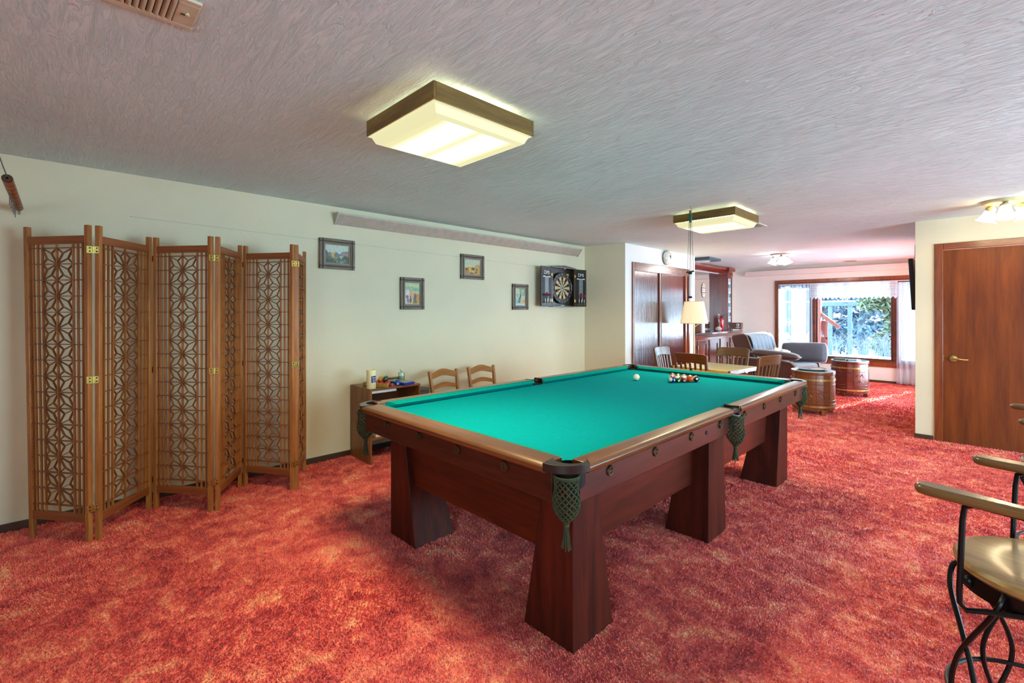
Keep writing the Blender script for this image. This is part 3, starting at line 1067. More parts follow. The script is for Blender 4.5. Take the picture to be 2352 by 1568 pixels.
it1 = [('#b3bcab', FULL), ('#5c6a70', [(0, .3), (0, .72), (.06, .66), (.12, .55), (.2, .62), (.26, .5), (.34, .56), (.44, .62), (.5, .6), (.58, .5), (.66, .56), (.72, .66), (1, .70), (1, .3)]),
       ('#8d7a68', [(.62, .36), (.70, .56), (.76, .66), (.86, .60), (1, .68), (1, .36)]), ('#3f4d52', [(0, .4), (0, .7), (.08, .64), (.14, .42)]),
       ('#47532f', [(0, 0), (0, .45), (.2, .34), (.45, .3), (.7, .34), (1, .36), (1, 0)]),
       ('#7c8458', blob(.42, .30, .12, .06)), ('#c98f27', [(.22, .58), (.30, .61), (.40, .58), (.37, .38), (.33, .26), (.29, .27), (.25, .40)]), ('#b02d1f', blob(.315, .31, .028, .028)),
       ('#222e1c', clampp(blob(.08, .12, .08, .11, jit=.15, seed=1))), ('#2b371f', blob(.24, .12, .09, .09, jit=.2, seed=2)), ('#a09b6a', blob(.44, .10, .08, .07)), ('#283420', blob(.42, .09, .06, .06)),
       ('#2b371f', clampp(blob(.85, .30, .07, .16, jit=.1, seed=3))), ('#38452a', clampp(blob(.95, .24, .06, .18, jit=.1, seed=4))), ('#8c9a6a', blob(.83, .16, .02, .08)),
       ('#c3b58e', blob(.66, .36, .06, .05)), ('#caa06a', blob(.66, .30, .03, .05)), ('#3f6076', [(.58, .02), (.60, .2), (.66, .26), (.72, .2), (.76, .04)]), ('#8fb0bd', [(.72, .2), (.77, .05), (.74, .04)]), ('#c7a36b', blob(.66, .05, .05, .025))]
it2 = [('#a9b98a', FULL), ('#7fa58c', [(0, .66), (0, .84), (.4, .80), (1, .74), (1, .62), (.5, .66)]), ('#c2c48e', [(0, .88), (.5, .93), (1, .86), (1, .82), (.5, .86)]),
       ('#bcae77', [(0, 0), (0, .5), (1, .5), (1, 0)]), ('#c7c3c0', [(.02, .04), (.02, .66), (.2, .7), (.3, .6), (.3, .05)]), ('#c29a72', [(.3, .44), (.3, .78), (.36, .82), (.48, .80), (.52, .6), (.5, .3), (.36, .28)]),
       ('#c08a42', [(.56, .04), (.6, .48), (1, .48), (1, .04)]), ('#8a5c4a', blob(.14, .33, .10, .09, jit=.2, seed=5)), ('#8c6d86', blob(.2, .16, .10, .11, jit=.2, seed=6)), ('#7a3a2c', blob(.38, .18, .07, .14, jit=.2, seed=7)),
       ('#6f6038', blob(.36, .34, .04, .06)), ('#d0a480', blob(.685, .55, .04, .045)), ('#b4452f', [(.58, .36), (.62, .5), (.74, .5), (.82, .36), (.79, .3), (.74, .36), (.62, .36)]),
       ('#3f5a68', [(.60, .36), (.75, .36), (.77, .2), (.70, .2), (.67, .27), (.65, .2), (.58, .2)]), ('#3a3022', [(.58, .2), (.65, .2), (.64, .02), (.58, .02)]), ('#3a3022', [(.70, .2), (.77, .2), (.79, .02), (.73, .02)]), ('#4e5d4a', [(.66, .62), (.72, .72), (.74, .71), (.68, .6)])]
it3 = [('#b7b69a', FULL), ('#a68a5f', [(0, 0), (0, .46), (.1, .42), (.22, .46), (.5, .5), (.62, .5), (.72, .62), (.8, .7), (1, .66), (1, 0)]), ('#b98e4a', [(.6, 0), (.66, .5), (.74, .66), (1, .66), (1, 0)]),
       ('#77462a', blob(.12, .34, .10, .10, jit=.2, seed=8)), ('#9d7463', blob(.12, .16, .10, .12, jit=.2, seed=9)), ('#5c3a1f', blob(.54, .36, .09, .10, jit=.2, seed=10)), ('#c8a27c', blob(.54, .2, .10, .10)),
       ('#c5c79c', [(.22, .5), (.22, .58), (.42, .58), (.42, .5)]), ('#d0a321', [(.22, .14), (.22, .52), (.42, .52), (.42, .14)]), ('#a8740f', [(.22, .14), (.22, .52), (.27, .52), (.27, .14)]), ('#6c4b28', blob(.45, .08, .12, .05, jit=.2, seed=11)),
       ('#4a5a60', blob(.77, .34, .05, .08)), ('#6a4520', [(.64, .06), (.68, .2), (.8, .24), (.74, .1)])]
it4 = [('#b4b596', FULL), ('#7d9a74', clampp([(.32, 1), (.5, .82), (.62, .7), (.7, .6), (.8, .52), (1, .6), (1, 1)])), ('#a6b687', blob(.72, .84, .12, .08, jit=.2, seed=12)), ('#86997c', blob(.2, .6, .12, .12, jit=.2, seed=13)),
       ('#87a892', clampp(blob(.14, .22, .16, .16, jit=.2, seed=14))), ('#c6a06a', clampp([(.62, .14), (.6, .36), (1, .40), (1, .14)])), ('#b98b3c', blob(.86, .22, .1, .1)), ('#a9c2c4', [(0, 0), (0, .1), (1, .08), (1, 0)]),
       ('#23494f', [(.28, .16), (.34, .44), (.44, .52), (.44, .7), (.56, .7), (.62, .62), (.58, .48), (.54, .4), (.48, .14)]), ('#2d7488', [(.34, .2), (.40, .46), (.52, .46), (.48, .34), (.42, .18)]), ('#2d6c86', blob(.55, .6, .05, .08)), ('#c6a88c', blob(.48, .74, .05, .04)), ('#1d2723', [(.42, .76), (.42, .79), (.6, .80), (.6, .76)])]
picture(1.726, 2.068, 1.800, 2.087, 'framed landscape print with an orange balloon shape, nearest to the folding screen', it1)
picture(2.576, 2.868, 1.421, 1.763, 'framed print of a figure in a red shirt, lower of the two middle pictures', it2)
picture(3.377, 3.733, 1.785, 2.078, 'framed desert print with a tall yellow glass shape under the cove heater', it3)
picture(4.222, 4.515, 1.423, 1.760, 'small framed print of a standing figure in blue, just left of the dartboard cabinet', it4)

# ---------------- dartboard cabinet
M_CAB = wood('cabinet_walnut', '#1d130c', '#3a2717', 'z', .4, .1, 2)
M_BLK = plain('matte_black', '#0d0e0f', .5)
M_WHT = plain('white_ink', '#d8d8d4', .5, var=.03)
M_SILV = plain('silver_ink', '#9aa6b0', .4, .2)
t = thing('dart_cabinet', 'open dark walnut dartboard cabinet with scoreboard doors on the left wall', 'dart cabinet', (W, 5.17, 1.744))
hw, hh = .240, .270
g = G(); g.box(.002, .014, -hw, hw, -hh, hh); g.ob('back_panel', M_CAB, t)
for s in (-1, 1):
    g = G(); g.box(.002, .095, s * hw - .008, s * hw + .008, -hh, hh); g.ob('side_panel', M_CAB, t, bevel=.002)
g = G(); g.box(.002, .095, -hw, hw, -hh - .008, -hh + .008); g.ob('bottom_panel', M_CAB, t, bevel=.002)
g = G(); g.prism([(-hw - .03, hh), (hw + .03, hh), (hw + .03, hh + .012), (.0, hh + .040), (-hw - .03, hh + .012)], .002, .115, 'yz'); g.ob('pediment', M_CAB, t, bevel=.002)
g = G()
for k in range(30):
    y = -hw - .02 + k * (2 * hw + .04) / 29
    g.box(.1152, .1175, y - .003, y + .003, hh + .001, hh + .008)
dt = g.ob('dentil_strip', M_WHT, t); dt['kind'] = 'stuff'
text_mesh('maker_text', 'DMI', .022, M_WHT, t, (.1155, 0, hh - .008), (PI / 2, 0, PI / 2))
def door(sgn):
    # door swung open flat against the wall plane, hinge at the cabinet side
    d = empty('door', t, (.088, sgn * (hw + .006), 0), sgn * math.radians(-6 if sgn < 0 else -4))
    o_ = 1 if sgn > 0 else -1
    wd = .262
    def Y(a, b_):
        return (min(o_ * a, o_ * b_), max(o_ * a, o_ * b_))
    y0, y1 = Y(.002, wd)
    g = G(); g.box(-.010, .006, y0, y1, -hh - .004, hh + .004); g.ob('door_board', M_CAB, d, bevel=.002)
    y0, y1 = Y(.035, wd - .022)
    g = G(); g.box(.006, .008, y0, y1, -hh + .06, hh - .045); g.ob('scoreboard', M_BLK, d)
    yc = o_ * (wd + .013) / 2
    text_mesh('score_logo', 'DMI', .072, M_WHT, d, (.0085, yc, hh - .08), (PI / 2, 0, PI / 2))
    text_mesh('score_word', 'C\nR\nI\nC\nK\nE\nT', .026, M_BLK, d, (.0095, yc, .035), (PI / 2, 0, PI / 2))
    g = G(); g.box(.008, .0088, yc - .014, yc + .014, -.075, .135); g.ob('score_column', M_SILV, d)
    g = G()
    for q in (-.034, .034):
        g.box(.008, .009, yc + q - .003, yc + q + .003, -.205, .125)
    g.box(.008, .009, yc - .088, yc + .088, .128, .136)
    for q in (-.06, .06):
        g.box(.008, .009, yc + q - .022, yc + q + .022, .136, .142)
    g.ob('score_lines', M_WHT, d)
    g = G(); g.box(.008, .034, yc - .085, yc + .085, -.222, -.212); g.ob('dart_rack', M_BLK, d, bevel=.001)
    for hz in (-.19, .17):
        g = G(); g.box(.0065, .0085, o_ * .004 - .001, o_ * .028 + .001, hz - .018, hz + .018) if o_ > 0 else g.box(.0065, .0085, -.029, -.003, hz - .018, hz + .018)
        g.cyl((.008, o_ * .002, hz - .02), (.008, o_ * .002, hz + .02), .004, n=8)
        g.ob('hinge', M_BRASS, d)
    return d, yc
doorL, ycl = door(-1)
doorR, ycr = door(1)
g = G(); g.box(.0142, .0155, -.235, -.207, -.25, -.20); g.ob('sticker', M_WHT, t)
g = G(); g.box(.0142, .0155, .15, .21, .175, .205); g.ob('yellow_sticker', plain('yellow_label', '#b9a640', .5), t)
g = G(); g.box(.06, .075, -.03, .04, -.262, -.254); g.ob('chalk_stick', M_WHT, t)
# dartboard: wedges are real pieces
db = thing('dartboard', 'round bristle dartboard with cream and black wedges inside the walnut cabinet', 'dartboard', (W + .016, 5.185, 1.735))
g = G(); g.lathe([(0, 0), (.222, 0), (.222, .032), (.219, .036), (0, .036)], 48, axis='x'); g.ob('board', M_BLK, db)
M_CRM = plain('sisal_cream', '#c9ac68', .8)
M_BK2 = plain('sisal_black', '#0b0a0a', .8)
M_RD = plain('sisal_red', '#a8232c', .8)
M_GN = plain('sisal_green', '#12633d', .8)
def sector(r0, r1, a0, a1, x):
    n = 3
    o_ = [(x, r1 * math.sin(a0 + (a1 - a0) * i / n), r1 * math.cos(a0 + (a1 - a0) * i / n)) for i in range(n + 1)]
    i_ = [(x, r0 * math.sin(a0 + (a1 - a0) * i / n), r0 * math.cos(a0 + (a1 - a0) * i / n)) for i in range(n, -1, -1)]
    return o_ + i_
for k in range(20):
    a0 = (k - .5) * PI / 10
    a1 = a0 + PI / 10
    g = G()
    mm = 0 if k % 2 else 1
    g.poly(sector(.016, .098, a0, a1, .0375), mm); g.poly(sector(.107, .160, a0, a1, .0375), mm)
    g.poly(sector(.098, .107, a0, a1, .0376), 3 if k % 2 else 2); g.poly(sector(.160, .170, a0, a1, .0376), 3 if k % 2 else 2)
    g.ob('wedge', [M_CRM, M_BK2, M_RD, M_GN], db, smooth=False)
NUM = [20, 1, 18, 4, 13, 6, 10, 15, 2, 17, 3, 19, 7, 16, 8, 11, 14, 9, 12, 5]
for k, nn in enumerate(NUM):
    a = k * PI / 10
    text_mesh('number', str(nn), .028, M_SILV, db, (.0372, .197 * math.sin(a), .197 * math.cos(a)), (PI / 2, 0, PI / 2))
g = G(); g.lathe([(.0, .036), (.016, .036), (.016, .0385), (0, .0385)], 18, axis='x'); g.ob('outer_bull', M_GN, db)
g = G(); g.lathe([(.0, .036), (.0065, .036), (.0065, .0395), (0, .0395)], 14, axis='x'); g.ob('bullseye', M_RD, db)
g = G(); g.tube([(.0385, 0.216 * math.sin(i * PI / 24), .216 * math.cos(i * PI / 24)) for i in range(48)], .0016, 5, True)
for k in range(20):
    a = (k + .5) * PI / 10
    g.bar((.0385, .016 * math.sin(a), .016 * math.cos(a)), (.0385, .173 * math.sin(a), .173 * math.cos(a)), .0012, .0012, (1, 0, 0))
for r in (.098, .107, .160, .170):
    g.tube([(.0385, r * math.sin(i * PI / 20), r * math.cos(i * PI / 20)) for i in range(40)], .0006, 3, True)
g.ob('wire_spider', plain('spider_wire', '#8f9aa0', .3, .8), db)
# darts
M_FL = plain('pink_flight', '#c0435a', .5)
M_BARREL = plain('dart_barrel', '#b9b3a0', .3, .8)
def dart(loc, label):
    d = thing('dart', label, 'dart', loc, 0, None)
    g = G(); g.cyl((0, 0, -.010), (0, 0, .042), .0035, n=8); g.ob('barrel', M_BARREL, d)
    g = G(); g.cyl((0, 0, -.05), (0, 0, -.01), .0011, n=5); g.ob('point', M_BARREL, d)
    g = G(); g.cyl((0, 0, .042), (0, 0, .09), .0022, n=6); g.ob('shaft', M_BLK, d)
    g = G()
    for q in range(2):
        a = q * PI / 2 + PI / 4
        ca, sa = math.cos(a) * .019, math.sin(a) * .019
        g.hexa([(-ca, -sa, .078), (ca, sa, .078), (ca + .0004, sa + .0004, .078), (-ca + .0004, -sa + .0004, .078)], [(-ca, -sa, .108), (ca, sa, .108), (ca + .0004, sa + .0004, .108), (-ca + .0004, -sa + .0004, .108)])
    g.ob('flight', M_FL, d)
    return d
bpy.context.view_layer.update()
for (dr, yc, side) in ((doorL, ycl, 'left'), (doorR, ycr, 'right')):
    for q, nm in zip((-.055, 0, .055), ('leftmost', 'middle', 'rightmost')):
        p = dr.matrix_world @ Vector((.024, yc + q, -.208))
        dart(tuple(p), '%s pink-flighted dart in the rack of the %s cabinet door' % (nm, side))

# alarm bell on the closet wall
t = thing('alarm_bell', 'round white alarm bell with a dark emblem on the wall above the sliding doors', 'alarm', (XC, 7.10, 2.274))
g = G(); g.lathe([(0, 0), (.115, 0), (.115, .022), (0, .022)], 28, axis='x'); g.ob('base', plain('bell_base', '#6a675f', .5), t)
g = G(); g.lathe([(.112, .022), (.11, .045), (.095, .066), (.06, .082), (0, .088)], 32, axis='x'); g.ob('dome', plain('white_dome', '#d9d6cc', .25, .1), t)
g = G(); g.poly([(.0885, -.018, .02), (.0885, .0, .035), (.0885, .016, .018), (.0885, .006, .0), (.0885, .018, -.03), (.0885, -.006, -.012)]); g.ob('emblem', M_BLK, t, solid=.002)

# ================================================================ pool table
M_RAILX = wood('rail_wood_x', '#2e1508', '#774720', 'x', .32, .3, .8, (.22, .72))
M_RAILY = wood('rail_wood_y', '#2e1508', '#774720', 'y', .32, .3, .8, (.22, .72))
M_APX = wood('apron_wood_x', '#2c0d06', '#55200c', 'x', .45, .05, spec=.25)
M_APY = wood('apron_wood_y', '#2c0d07', '#571d10', 'y', .34, .3)
M_LEG = wood('leg_wood', '#341009', '#5c1f10', 'z', .5, .0, .7, spec=.18)
M_FELT = plain('green_felt', (.0, .215, .25), .95, var=.05, vscale=40, bmp=.05, bscale=500, spec=.03)
M_FELTC = plain('cushion_felt', (.0, .20, .175), .9, var=.05, vscale=40, spec=.04)
M_LEATHER = plain('dark_leather', '#1c120a', .28, var=.3, vscale=20, coat=.2)
M_NET = plain('green_cord', '#333e20', .85, var=.3, vscale=60)
M_CUP = plain('pocket_black', (.006, .006, .006), .8)
M_ROS = plain('rosette_bronze', '#4a3c26', .35, .7, .3)

TX, TY, TZ = -1.917, 2.905, .825
HX, HY = .862, 1.597
IX, IY = .776, 1.482
NX_, NY_ = .732, 1.437
BED = .783
pt = thing('pool_table', 'long mahogany pool table with green cloth and six netted pockets', 'pool table', (TX, TY, 0))

def wrail(axis, sgn, a, b, mat):
    prof = [(IX if axis == 'y' else IY, .783), (IX if axis == 'y' else IY, TZ)]
    o = HX if axis == 'y' else HY
    prof += [(o - .022, TZ), (o - .008, TZ - .004), (o, TZ - .014), (o - .001, TZ - .028), (o - .010, TZ - .038), (o - .024, TZ - .040)]
    g = G()
    if axis == 'y':
        g.prism([(sgn * u, z) for u, z in prof], a, b, 'xz')
    else:
        g.prism([(sgn * u, z) for u, z in prof], a, b, 'yz')
    return g.ob('rail', mat, pt, bevel=.002)
EX, EY, SP = .735, 1.470, .062
for s in (-1, 1):
    wrail('x', s, -EX, EX, M_RAILX)
    wrail('y', s, -EY, -SP, M_RAILY)
    wrail('y', s, SP, EY, M_RAILY)

def cushion(axis, sgn, a0, a1, b0, b1):
    # a0..a1 at the wood, b0..b1 at the nose
    iu, nu = (IX, NX_) if axis == 'y' else (IY, NY_)
    def P(u, t, z):
        return (sgn * u, t, z) if axis == 'y' else (t, sgn * u, z)
    N = 14
    g = G()
    prof = [(iu, TZ - .001, 0), (iu - .012, TZ + .0005, .2), (nu + .008, TZ - .013, .85), (nu, TZ - .0185, 1), (nu + .003, TZ - .0225, .95), (nu + .030, TZ - .026, .3), (nu + .034, BED + .0005, .2)]
    vs = []
    for (u, z, f) in prof:
        for k in range(N + 1):
            q = k / N
            lo = a0 + (b0 - a0) * f
            hi = a1 + (b1 - a1) * f
            vs.append(P(u, lo + (hi - lo) * q, z))
    fs = []
    for i in range(len(prof) - 1):
        for k in range(N):
            fs.append((i * (N + 1) + k, i * (N + 1) + k + 1, (i + 1) * (N + 1) + k + 1, (i + 1) * (N + 1) + k))
    fs.append(tuple(i * (N + 1) for i in range(len(prof))))
    fs.append(tuple(i * (N + 1) + N for i in range(len(prof))))
    g.add(vs, fs)
    return g.ob('cushion', M_FELTC, pt)
for s in (-1, 1):
    cushion('x', s, -.705, .705, -.650, .650)
    cushion('y', s, -1.412, -.050, -1.357, -.066)
    cushion('y', s, .050, 1.412, .066, 1.357)

# cloth bed with pocket cut-outs
def bed_poly():
    pts = []
    def arc(cx, cy, r, a0, a1, n=8):
        return [(cx + r * math.cos(a0 + (a1 - a0) * i / n), cy + r * math.sin(a0 + (a1 - a0) * i / n)) for i in range(n + 1)]
    X, Y, r = IX - .004, IY - .004, .062
    pts += arc(X, -Y, r, PI, PI / 2)[0:]
    pts += arc(X + .01, 0, .055, 1.5 * PI, .5 * PI)[0:]
    pts += arc(X, Y, r, 1.5 * PI, PI)
    pts += arc(-X, Y, r, 0, -PI / 2)
    pts += arc(-X - .01, 0, .055, .5 * PI, -.5 * PI)
    pts += arc(-X, -Y, r, PI / 2, 0)
    return pts
g = G(); g.prism(bed_poly(), BED - .04, BED); g.ob('cloth_bed', M_FELT, pt, smooth=False)
g = G(); g.box(-HX + .06, HX - .06, -HY + .06, HY - .06, .70, BED - .042); g.ob('slate_frame', M_APX, pt)

# aprons with bolt rosettes
AX, AY, AT = HX - .035, HY - .035, .022
def rosette(parent, p, ax):
    g = G()
    pr = [(.0, .002), (.010, .003), (.012, .007), (.020, .008), (.0225, .004), (.0225, 0)]
    if ax == 'x':
        g.lathe([(r, z * (1 if p[0] > 0 else -1)) for r, z in pr], 18, p, 'x')
    else:
        g.lathe([(r, z * (1 if p[1] > 0 else -1)) for r, z in pr], 18, p, 'y')
    g.ob('rosette', M_ROS, parent)
A0, A1 = .672, .785
for s in (-1, 1):
    g = G(); g.box(-AX + .075, AX - .075, min(s * AY, s * (AY - AT)), max(s * AY, s * (AY - AT)), A0, A1)
    ap = g.ob('apron', M_APX, pt, bevel=.003)
    for x in (-.491, -.164, .164, .491):
        rosette(ap, (x, s * AY, .750), 'y')
    for (a, b_, rs) in ((-AY + .075, -.045, (-1.29, -.92, -.545, -.175)), (.045, AY - .075, (.205, .565, .92, 1.295))):
        g = G(); g.box(min(s * AX, s * (AX - AT)), max(s * AX, s * (AX - AT)), a, b_, A0, A1)
        ap = g.ob('apron', M_APY, pt, bevel=.003)
        for y in rs:
            rosette(ap, (s * AX, y, .750), 'x')
    # a small key slot on the side apron
g = G(); g.cyl((AX - .002, -.36, .735), (AX + .003, -.36, .735), .012, n=12); g.ob('key_slot', M_CUP, pt)
# body panels
for s in (-1, 1):
    g = G(); g.box(-.62, .62, min(s * 1.36, s * 1.335), max(s * 1.36, s * 1.335), .345, .70); g.ob('side_panel', wood('panel_wood_x', '#3a1207', '#5e2008', 'x', .5, .0, spec=.2), pt, bevel=.002)
    g = G(); g.box(min(s * .625, s * .60), max(s * .625, s * .60), -1.335, 1.335, .335, .70); g.ob('side_panel', wood('panel_wood_y', '#3a1208', '#5c1e0e', 'y', .33, .25), pt, bevel=.002)
# six tapered legs
for sx in (-1, 1):
    for sy in (-1, 0, 1):
        xo, xi, xt = sx * .728, sx * .448, sx * .575
        if sy == 0:
            y0, y1, t0, t1 = -.105 + .0, .165, -.085, .125
        else:
            yo = sy * 1.405 if sy < 0 else 1.455
            yi = sy * 1.115 if sy < 0 else 1.175
            yt = yo - sy * .165
            y0, y1, t0, t1 = yo, yi, yo, yt
        g = G()
        g.hexa([(xo, y0, 0), (xi, y0, 0), (xi, y1, 0), (xo, y1, 0)], [(xo, t0, .70), (xt, t0, .70), (xt, t1, .70), (xo, t1, .70)])
        g.ob('leg', M_LEG, pt, bevel=.004)

def net_bag(parent, x, y, r, top, bot, sq=1.0):
    n, m = 13, 12
    def P(a, f):
        prof = [1.0, .98, .93, .92, .96, 1.02, 1.06, 1.05, 1.0, .88, .66, .36, .16]
        q = f * (len(prof) - 1)
        i = min(int(q), len(prof) - 2)
        rr = r * (prof[i] + (prof[i + 1] - prof[i]) * (q - i))
        return Vector((rr * math.cos(a), rr * math.sin(a), top + (bot - top) * f))
    g = G()
    for k in range(n):
        for sg in (1, -1):
            pts = [P(2 * PI * (k / n) + sg * .5 * 2 * PI * i / (m * 1.6), i / (m * 2 - 1)) for i in range(m * 2)]
            g.tube(pts, .0029, 4, cap=False)
    for q in range(2):
        g.tube([P(2 * PI * i / 18, .004 + .03 * q) for i in range(18)], .005, 5, True)
    nt_ = g.ob('net', M_NET, parent, loc=(x, y, 0))
    nt_['kind'] = 'stuff'
    g = G()
    g.sphere((0, 0, bot - .004), .012, 10, 8)
    rg = random.Random(int(abs(x * 100) + abs(y * 37)))
    for q in range(12):
        a = q * 2 * PI / 12
        e = (.016 * math.cos(a) + rg.uniform(-.004, .004), .016 * math.sin(a) + rg.uniform(-.004, .004), bot - rg.uniform(.075, .10))
        g.tube([(.006 * math.cos(a), .006 * math.sin(a), bot - .004), (.011 * math.cos(a), .011 * math.sin(a), bot - .045), e], .0026, 4)
    ts = g.ob('tassel', M_NET, parent, loc=(x, y, 0))
def corner_pocket(sx, sy):
    p = empty('corner_pocket', pt, (0, 0, 0))
    cx, cy = .732, 1.467
    out = [(cx + .13 * math.cos(a), cy + .13 * math.sin(a)) for a in [PI / 2 * (1 - i / 10) for i in range(11)]]
    out = [(EX, HY)] + out[1:-1] + [(HX, EY)]
    ix, iy = IX - .006, IY - .006
    inn = [(ix + .066 * math.cos(a), iy + .066 * math.sin(a)) for a in [math.radians(-52 + (194) * i / 14) for i in range(15)]]
    poly = [(sx * u, sy * v) for u, v in out + inn]
    g = G(); g.prism(poly, .797, TZ + .003); g.ob('leather_rim', M_LEATHER, p, bevel=.013, seg=4)
    g = G(); g.lathe([(.064, .80), (.062, .74), (.05, .70), (.0, .69)], 20, (sx * ix, sy * iy, 0), close=False); g.ob('liner', M_CUP, p)
    net_bag(p, sx * (HX - .060), sy * (HY - .060), .048, .784, .600)
for sx in (-1, 1):
    for sy in (-1, 1):
        corner_pocket(sx, sy)
def side_pocket(sx):
    p = empty('side_pocket', pt, (0, 0, 0))
    cx = IX + .006
    inn = [(cx + .052 * math.cos(a), .052 * math.sin(a)) for a in [math.radians(-100 + 200 * i / 12) for i in range(13)]]
    out = [(HX - .003, SP), (HX - .003, -SP)]
    poly = [(sx * u, v) for u, v in [(IX, -SP + .002), ] + inn[0:] + [(IX, SP - .002), (HX - .012, SP - .002), (HX - .012, -SP + .002)]]
    g = G(); g.prism(poly, .790, TZ - .010); g.ob('leather_rim', M_LEATHER, p, bevel=.004)
    for s in (-1, 1):
        g = G(); g.box(min(sx * (IX - .02), sx * (HX - .01)), max(sx * (IX - .02), sx * (HX - .01)), min(s * SP, s * (SP - .012)), max(s * SP, s * (SP - .012)), .787, TZ + .002)
        g.ob('leather_cheek', M_LEATHER, p, bevel=.004)
    g = G(); g.lathe([(.056, .79), (.055, .74), (.045, .70), (.0, .69)], 20, (sx * cx, 0, 0), close=False); g.ob('liner', M_CUP, p)
    g = G(); g.tube([(sx * (HX - .02), -.04, .786), (sx * (HX + .004), -.025, .780), (sx * (HX + .008), .0, .778), (sx * (HX + .004), .025, .780), (sx * (HX - .02), .04, .786)], .006, 8); g.ob('pocket_iron', plain('steel_iron', '#8f97a0', .25, .9), p)
    net_bag(p, sx * (HX - .015), 0, .048, .778, .590)
side_pocket(-1); side_pocket(1)

# ================================================================ balls
BR = .0286
M_IVORY = plain('ivory_white', (.80, .74, .50), .12, var=.03, coat=.5)
def ball_mat(key, col, stripe):
    nm = 'ball_' + key
    if nm in MATS:
        return MATS[nm]
    m, nt, b = new_mat(nm)
    v = coords(nt)
    sx = node(nt, 'ShaderNodeSeparateXYZ'); nt.links.new(v, sx.inputs[0])
    def th(out, val, op='GREATER_THAN'):
        n = node(nt, 'ShaderNodeMath', operation=op)
        nt.links.new(out, n.inputs[0]); n.inputs[1].default_value = val
        return n.outputs[0]
    az = node(nt, 'ShaderNodeMath', operation='ABSOLUTE'); nt.links.new(sx.outputs['Z'], az.inputs[0])
    ax = node(nt, 'ShaderNodeMath', operation='ABSOLUTE'); nt.links.new(sx.outputs['X'], ax.inputs[0])
    disc = th(ax.outputs[0], BR * .94)
    white = disc
    if stripe:
        mxn = node(nt, 'ShaderNodeMath', operation='MAXIMUM')
        nt.links.new(th(az.outputs[0], BR * .76), mxn.inputs[0]); nt.links.new(disc, mxn.inputs[1])
        white = mxn.outputs[0]
    mx = node(nt, 'ShaderNodeMix', data_type='RGBA')
    nt.links.new(white, mx.inputs[0])
    mx.inputs[6].default_value = (*L(col), 1)
    mx.inputs[7].default_value = (.78, .74, .54, 1)
    nt.links.new(mx.outputs[2], b.inputs['Base Color'])
    b.inputs['Roughness'].default_value = .12
    b.inputs['Coat Weight'].default_value = .1
    MATS[nm] = m
    return m
def ball(loc, key, col, stripe, label, eul, group=None, num=None):
    g = G(); g.sphere((0, 0, 0), BR, 28, 16)
    o = g.ob('pool_ball', ball_mat(key, col, stripe) if key else M_IVORY, loc=loc, rot=eul)
    tag(o, label, 'ball', group)
    if num:
        text_mesh('number', num, .013, M_BLK, o, (BR + .0001, 0, 0), (PI / 2, 0, PI / 2), .0003)
        text_mesh('number', num, .013, M_BLK, o, (-BR - .0001, 0, 0), (PI / 2, 0, -PI / 2), .0003)
    return o
ball((-2.214, 3.702, BED + BR), None, None, False, 'cream cue ball alone on the cloth, left of the racked balls', (0, 0, 0))
e = Vector((.564, .826, 0)); f = Vector((-.826, .564, 0)); P0 = Vector((-1.929, 3.803, BED + BR))
to_cam = math.atan2(-3.85, 1.9)
def rk(row, i):
    return P0 + e * (2 * BR * 1.002) * (i + row * .5) + f * (2 * BR * 1.002) * row * .866
COLS = {'blue': '#14206e', 'green': '#0c4a22', 'red': '#a31712', 'orange': '#d14a1a', 'purple': '#241233', 'yellow': '#c9941c', 'maroon': '#5a1518', 'black': '#08080a'}
RACK = [
    (0, 0, 'blue', True, 'striped blue ball at the left end of the front row of the rack', (1.45, .1, to_cam + 1.0), None),
    (0, 1, 'green', True, 'striped green ball, second from left in the front row of the rack', (.35, .35, to_cam + .3), None),
    (0, 2, 'red', True, 'striped red ball with a visible number, centre of the front row of the rack', (0, .42, to_cam + .12), '11'),
    (0, 3, 'orange', False, 'solid orange ball, second from right in the front row of the rack', (.0, 1.2, to_cam + 1.5), None),
    (0, 4, 'purple', True, 'striped dark purple ball at the right end of the front row of the rack', (.75, -.1, to_cam + .2), None),
    (1, 0, 'orange', True, 'striped orange ball behind the blue one at the left of the rack', (1.3, .5, to_cam + .5), None),
    (1, 1, 'yellow', True, 'striped yellow ball behind the front green ball of the rack', (1.2, .5, to_cam), None),
    (1, 2, 'maroon', False, 'solid maroon ball in the second row of the rack behind the red one', (.4, .9, 1), None),
    (1, 3, 'green', False, 'solid green ball in the second row, behind the orange one', (.2, 1.1, 2), None),
    (2, 0, 'yellow', False, 'solid yellow ball in the middle row at the left of the rack', (.2, 1.0, 2), None),
    (2, 1, 'black', False, 'solid black ball in the centre of the rack', (.2, 1.0, 2), None),
    (2, 2, 'red', False, 'solid red ball at the right of the third row of the rack', (.2, 1.0, 2), None),
    (3, 0, 'maroon', True, 'striped maroon ball, left of the fourth row of the rack', (1.4, .6, 2), None),
    (3, 1, 'blue', False, 'solid blue ball, right of the fourth row of the rack', (.2, 1.0, 2), None),
    (4, 0, 'purple', False, 'solid purple ball at the far tip of the rack', (.2, 1.0, 2), None)]
for (r_, i, c, stp, lab, eu, num) in RACK:
    ball(tuple(rk(r_, i)), c + ('_s' if stp else '_f'), COLS[c], stp, lab, eu, 'racked pool balls', num)
# chalk on the far rail
g = G(); g.box(-.011, .011, -.011, .011, 0, .022); 
ch = thing('chalk_cube', 'small dark chalk cube on the far wooden rail of the pool table', 'chalk', (-2.055, 4.445, TZ))
g.ob('wrapper', plain('chalk_wrapper', '#101a33', .6), ch, bevel=.001)
g = G(); g.box(-.0085, .0085, -.0085, .0085, .0218, .0225); g.ob('chalk_top', plain('chalk_blue', '#4a78a0', .9), ch)

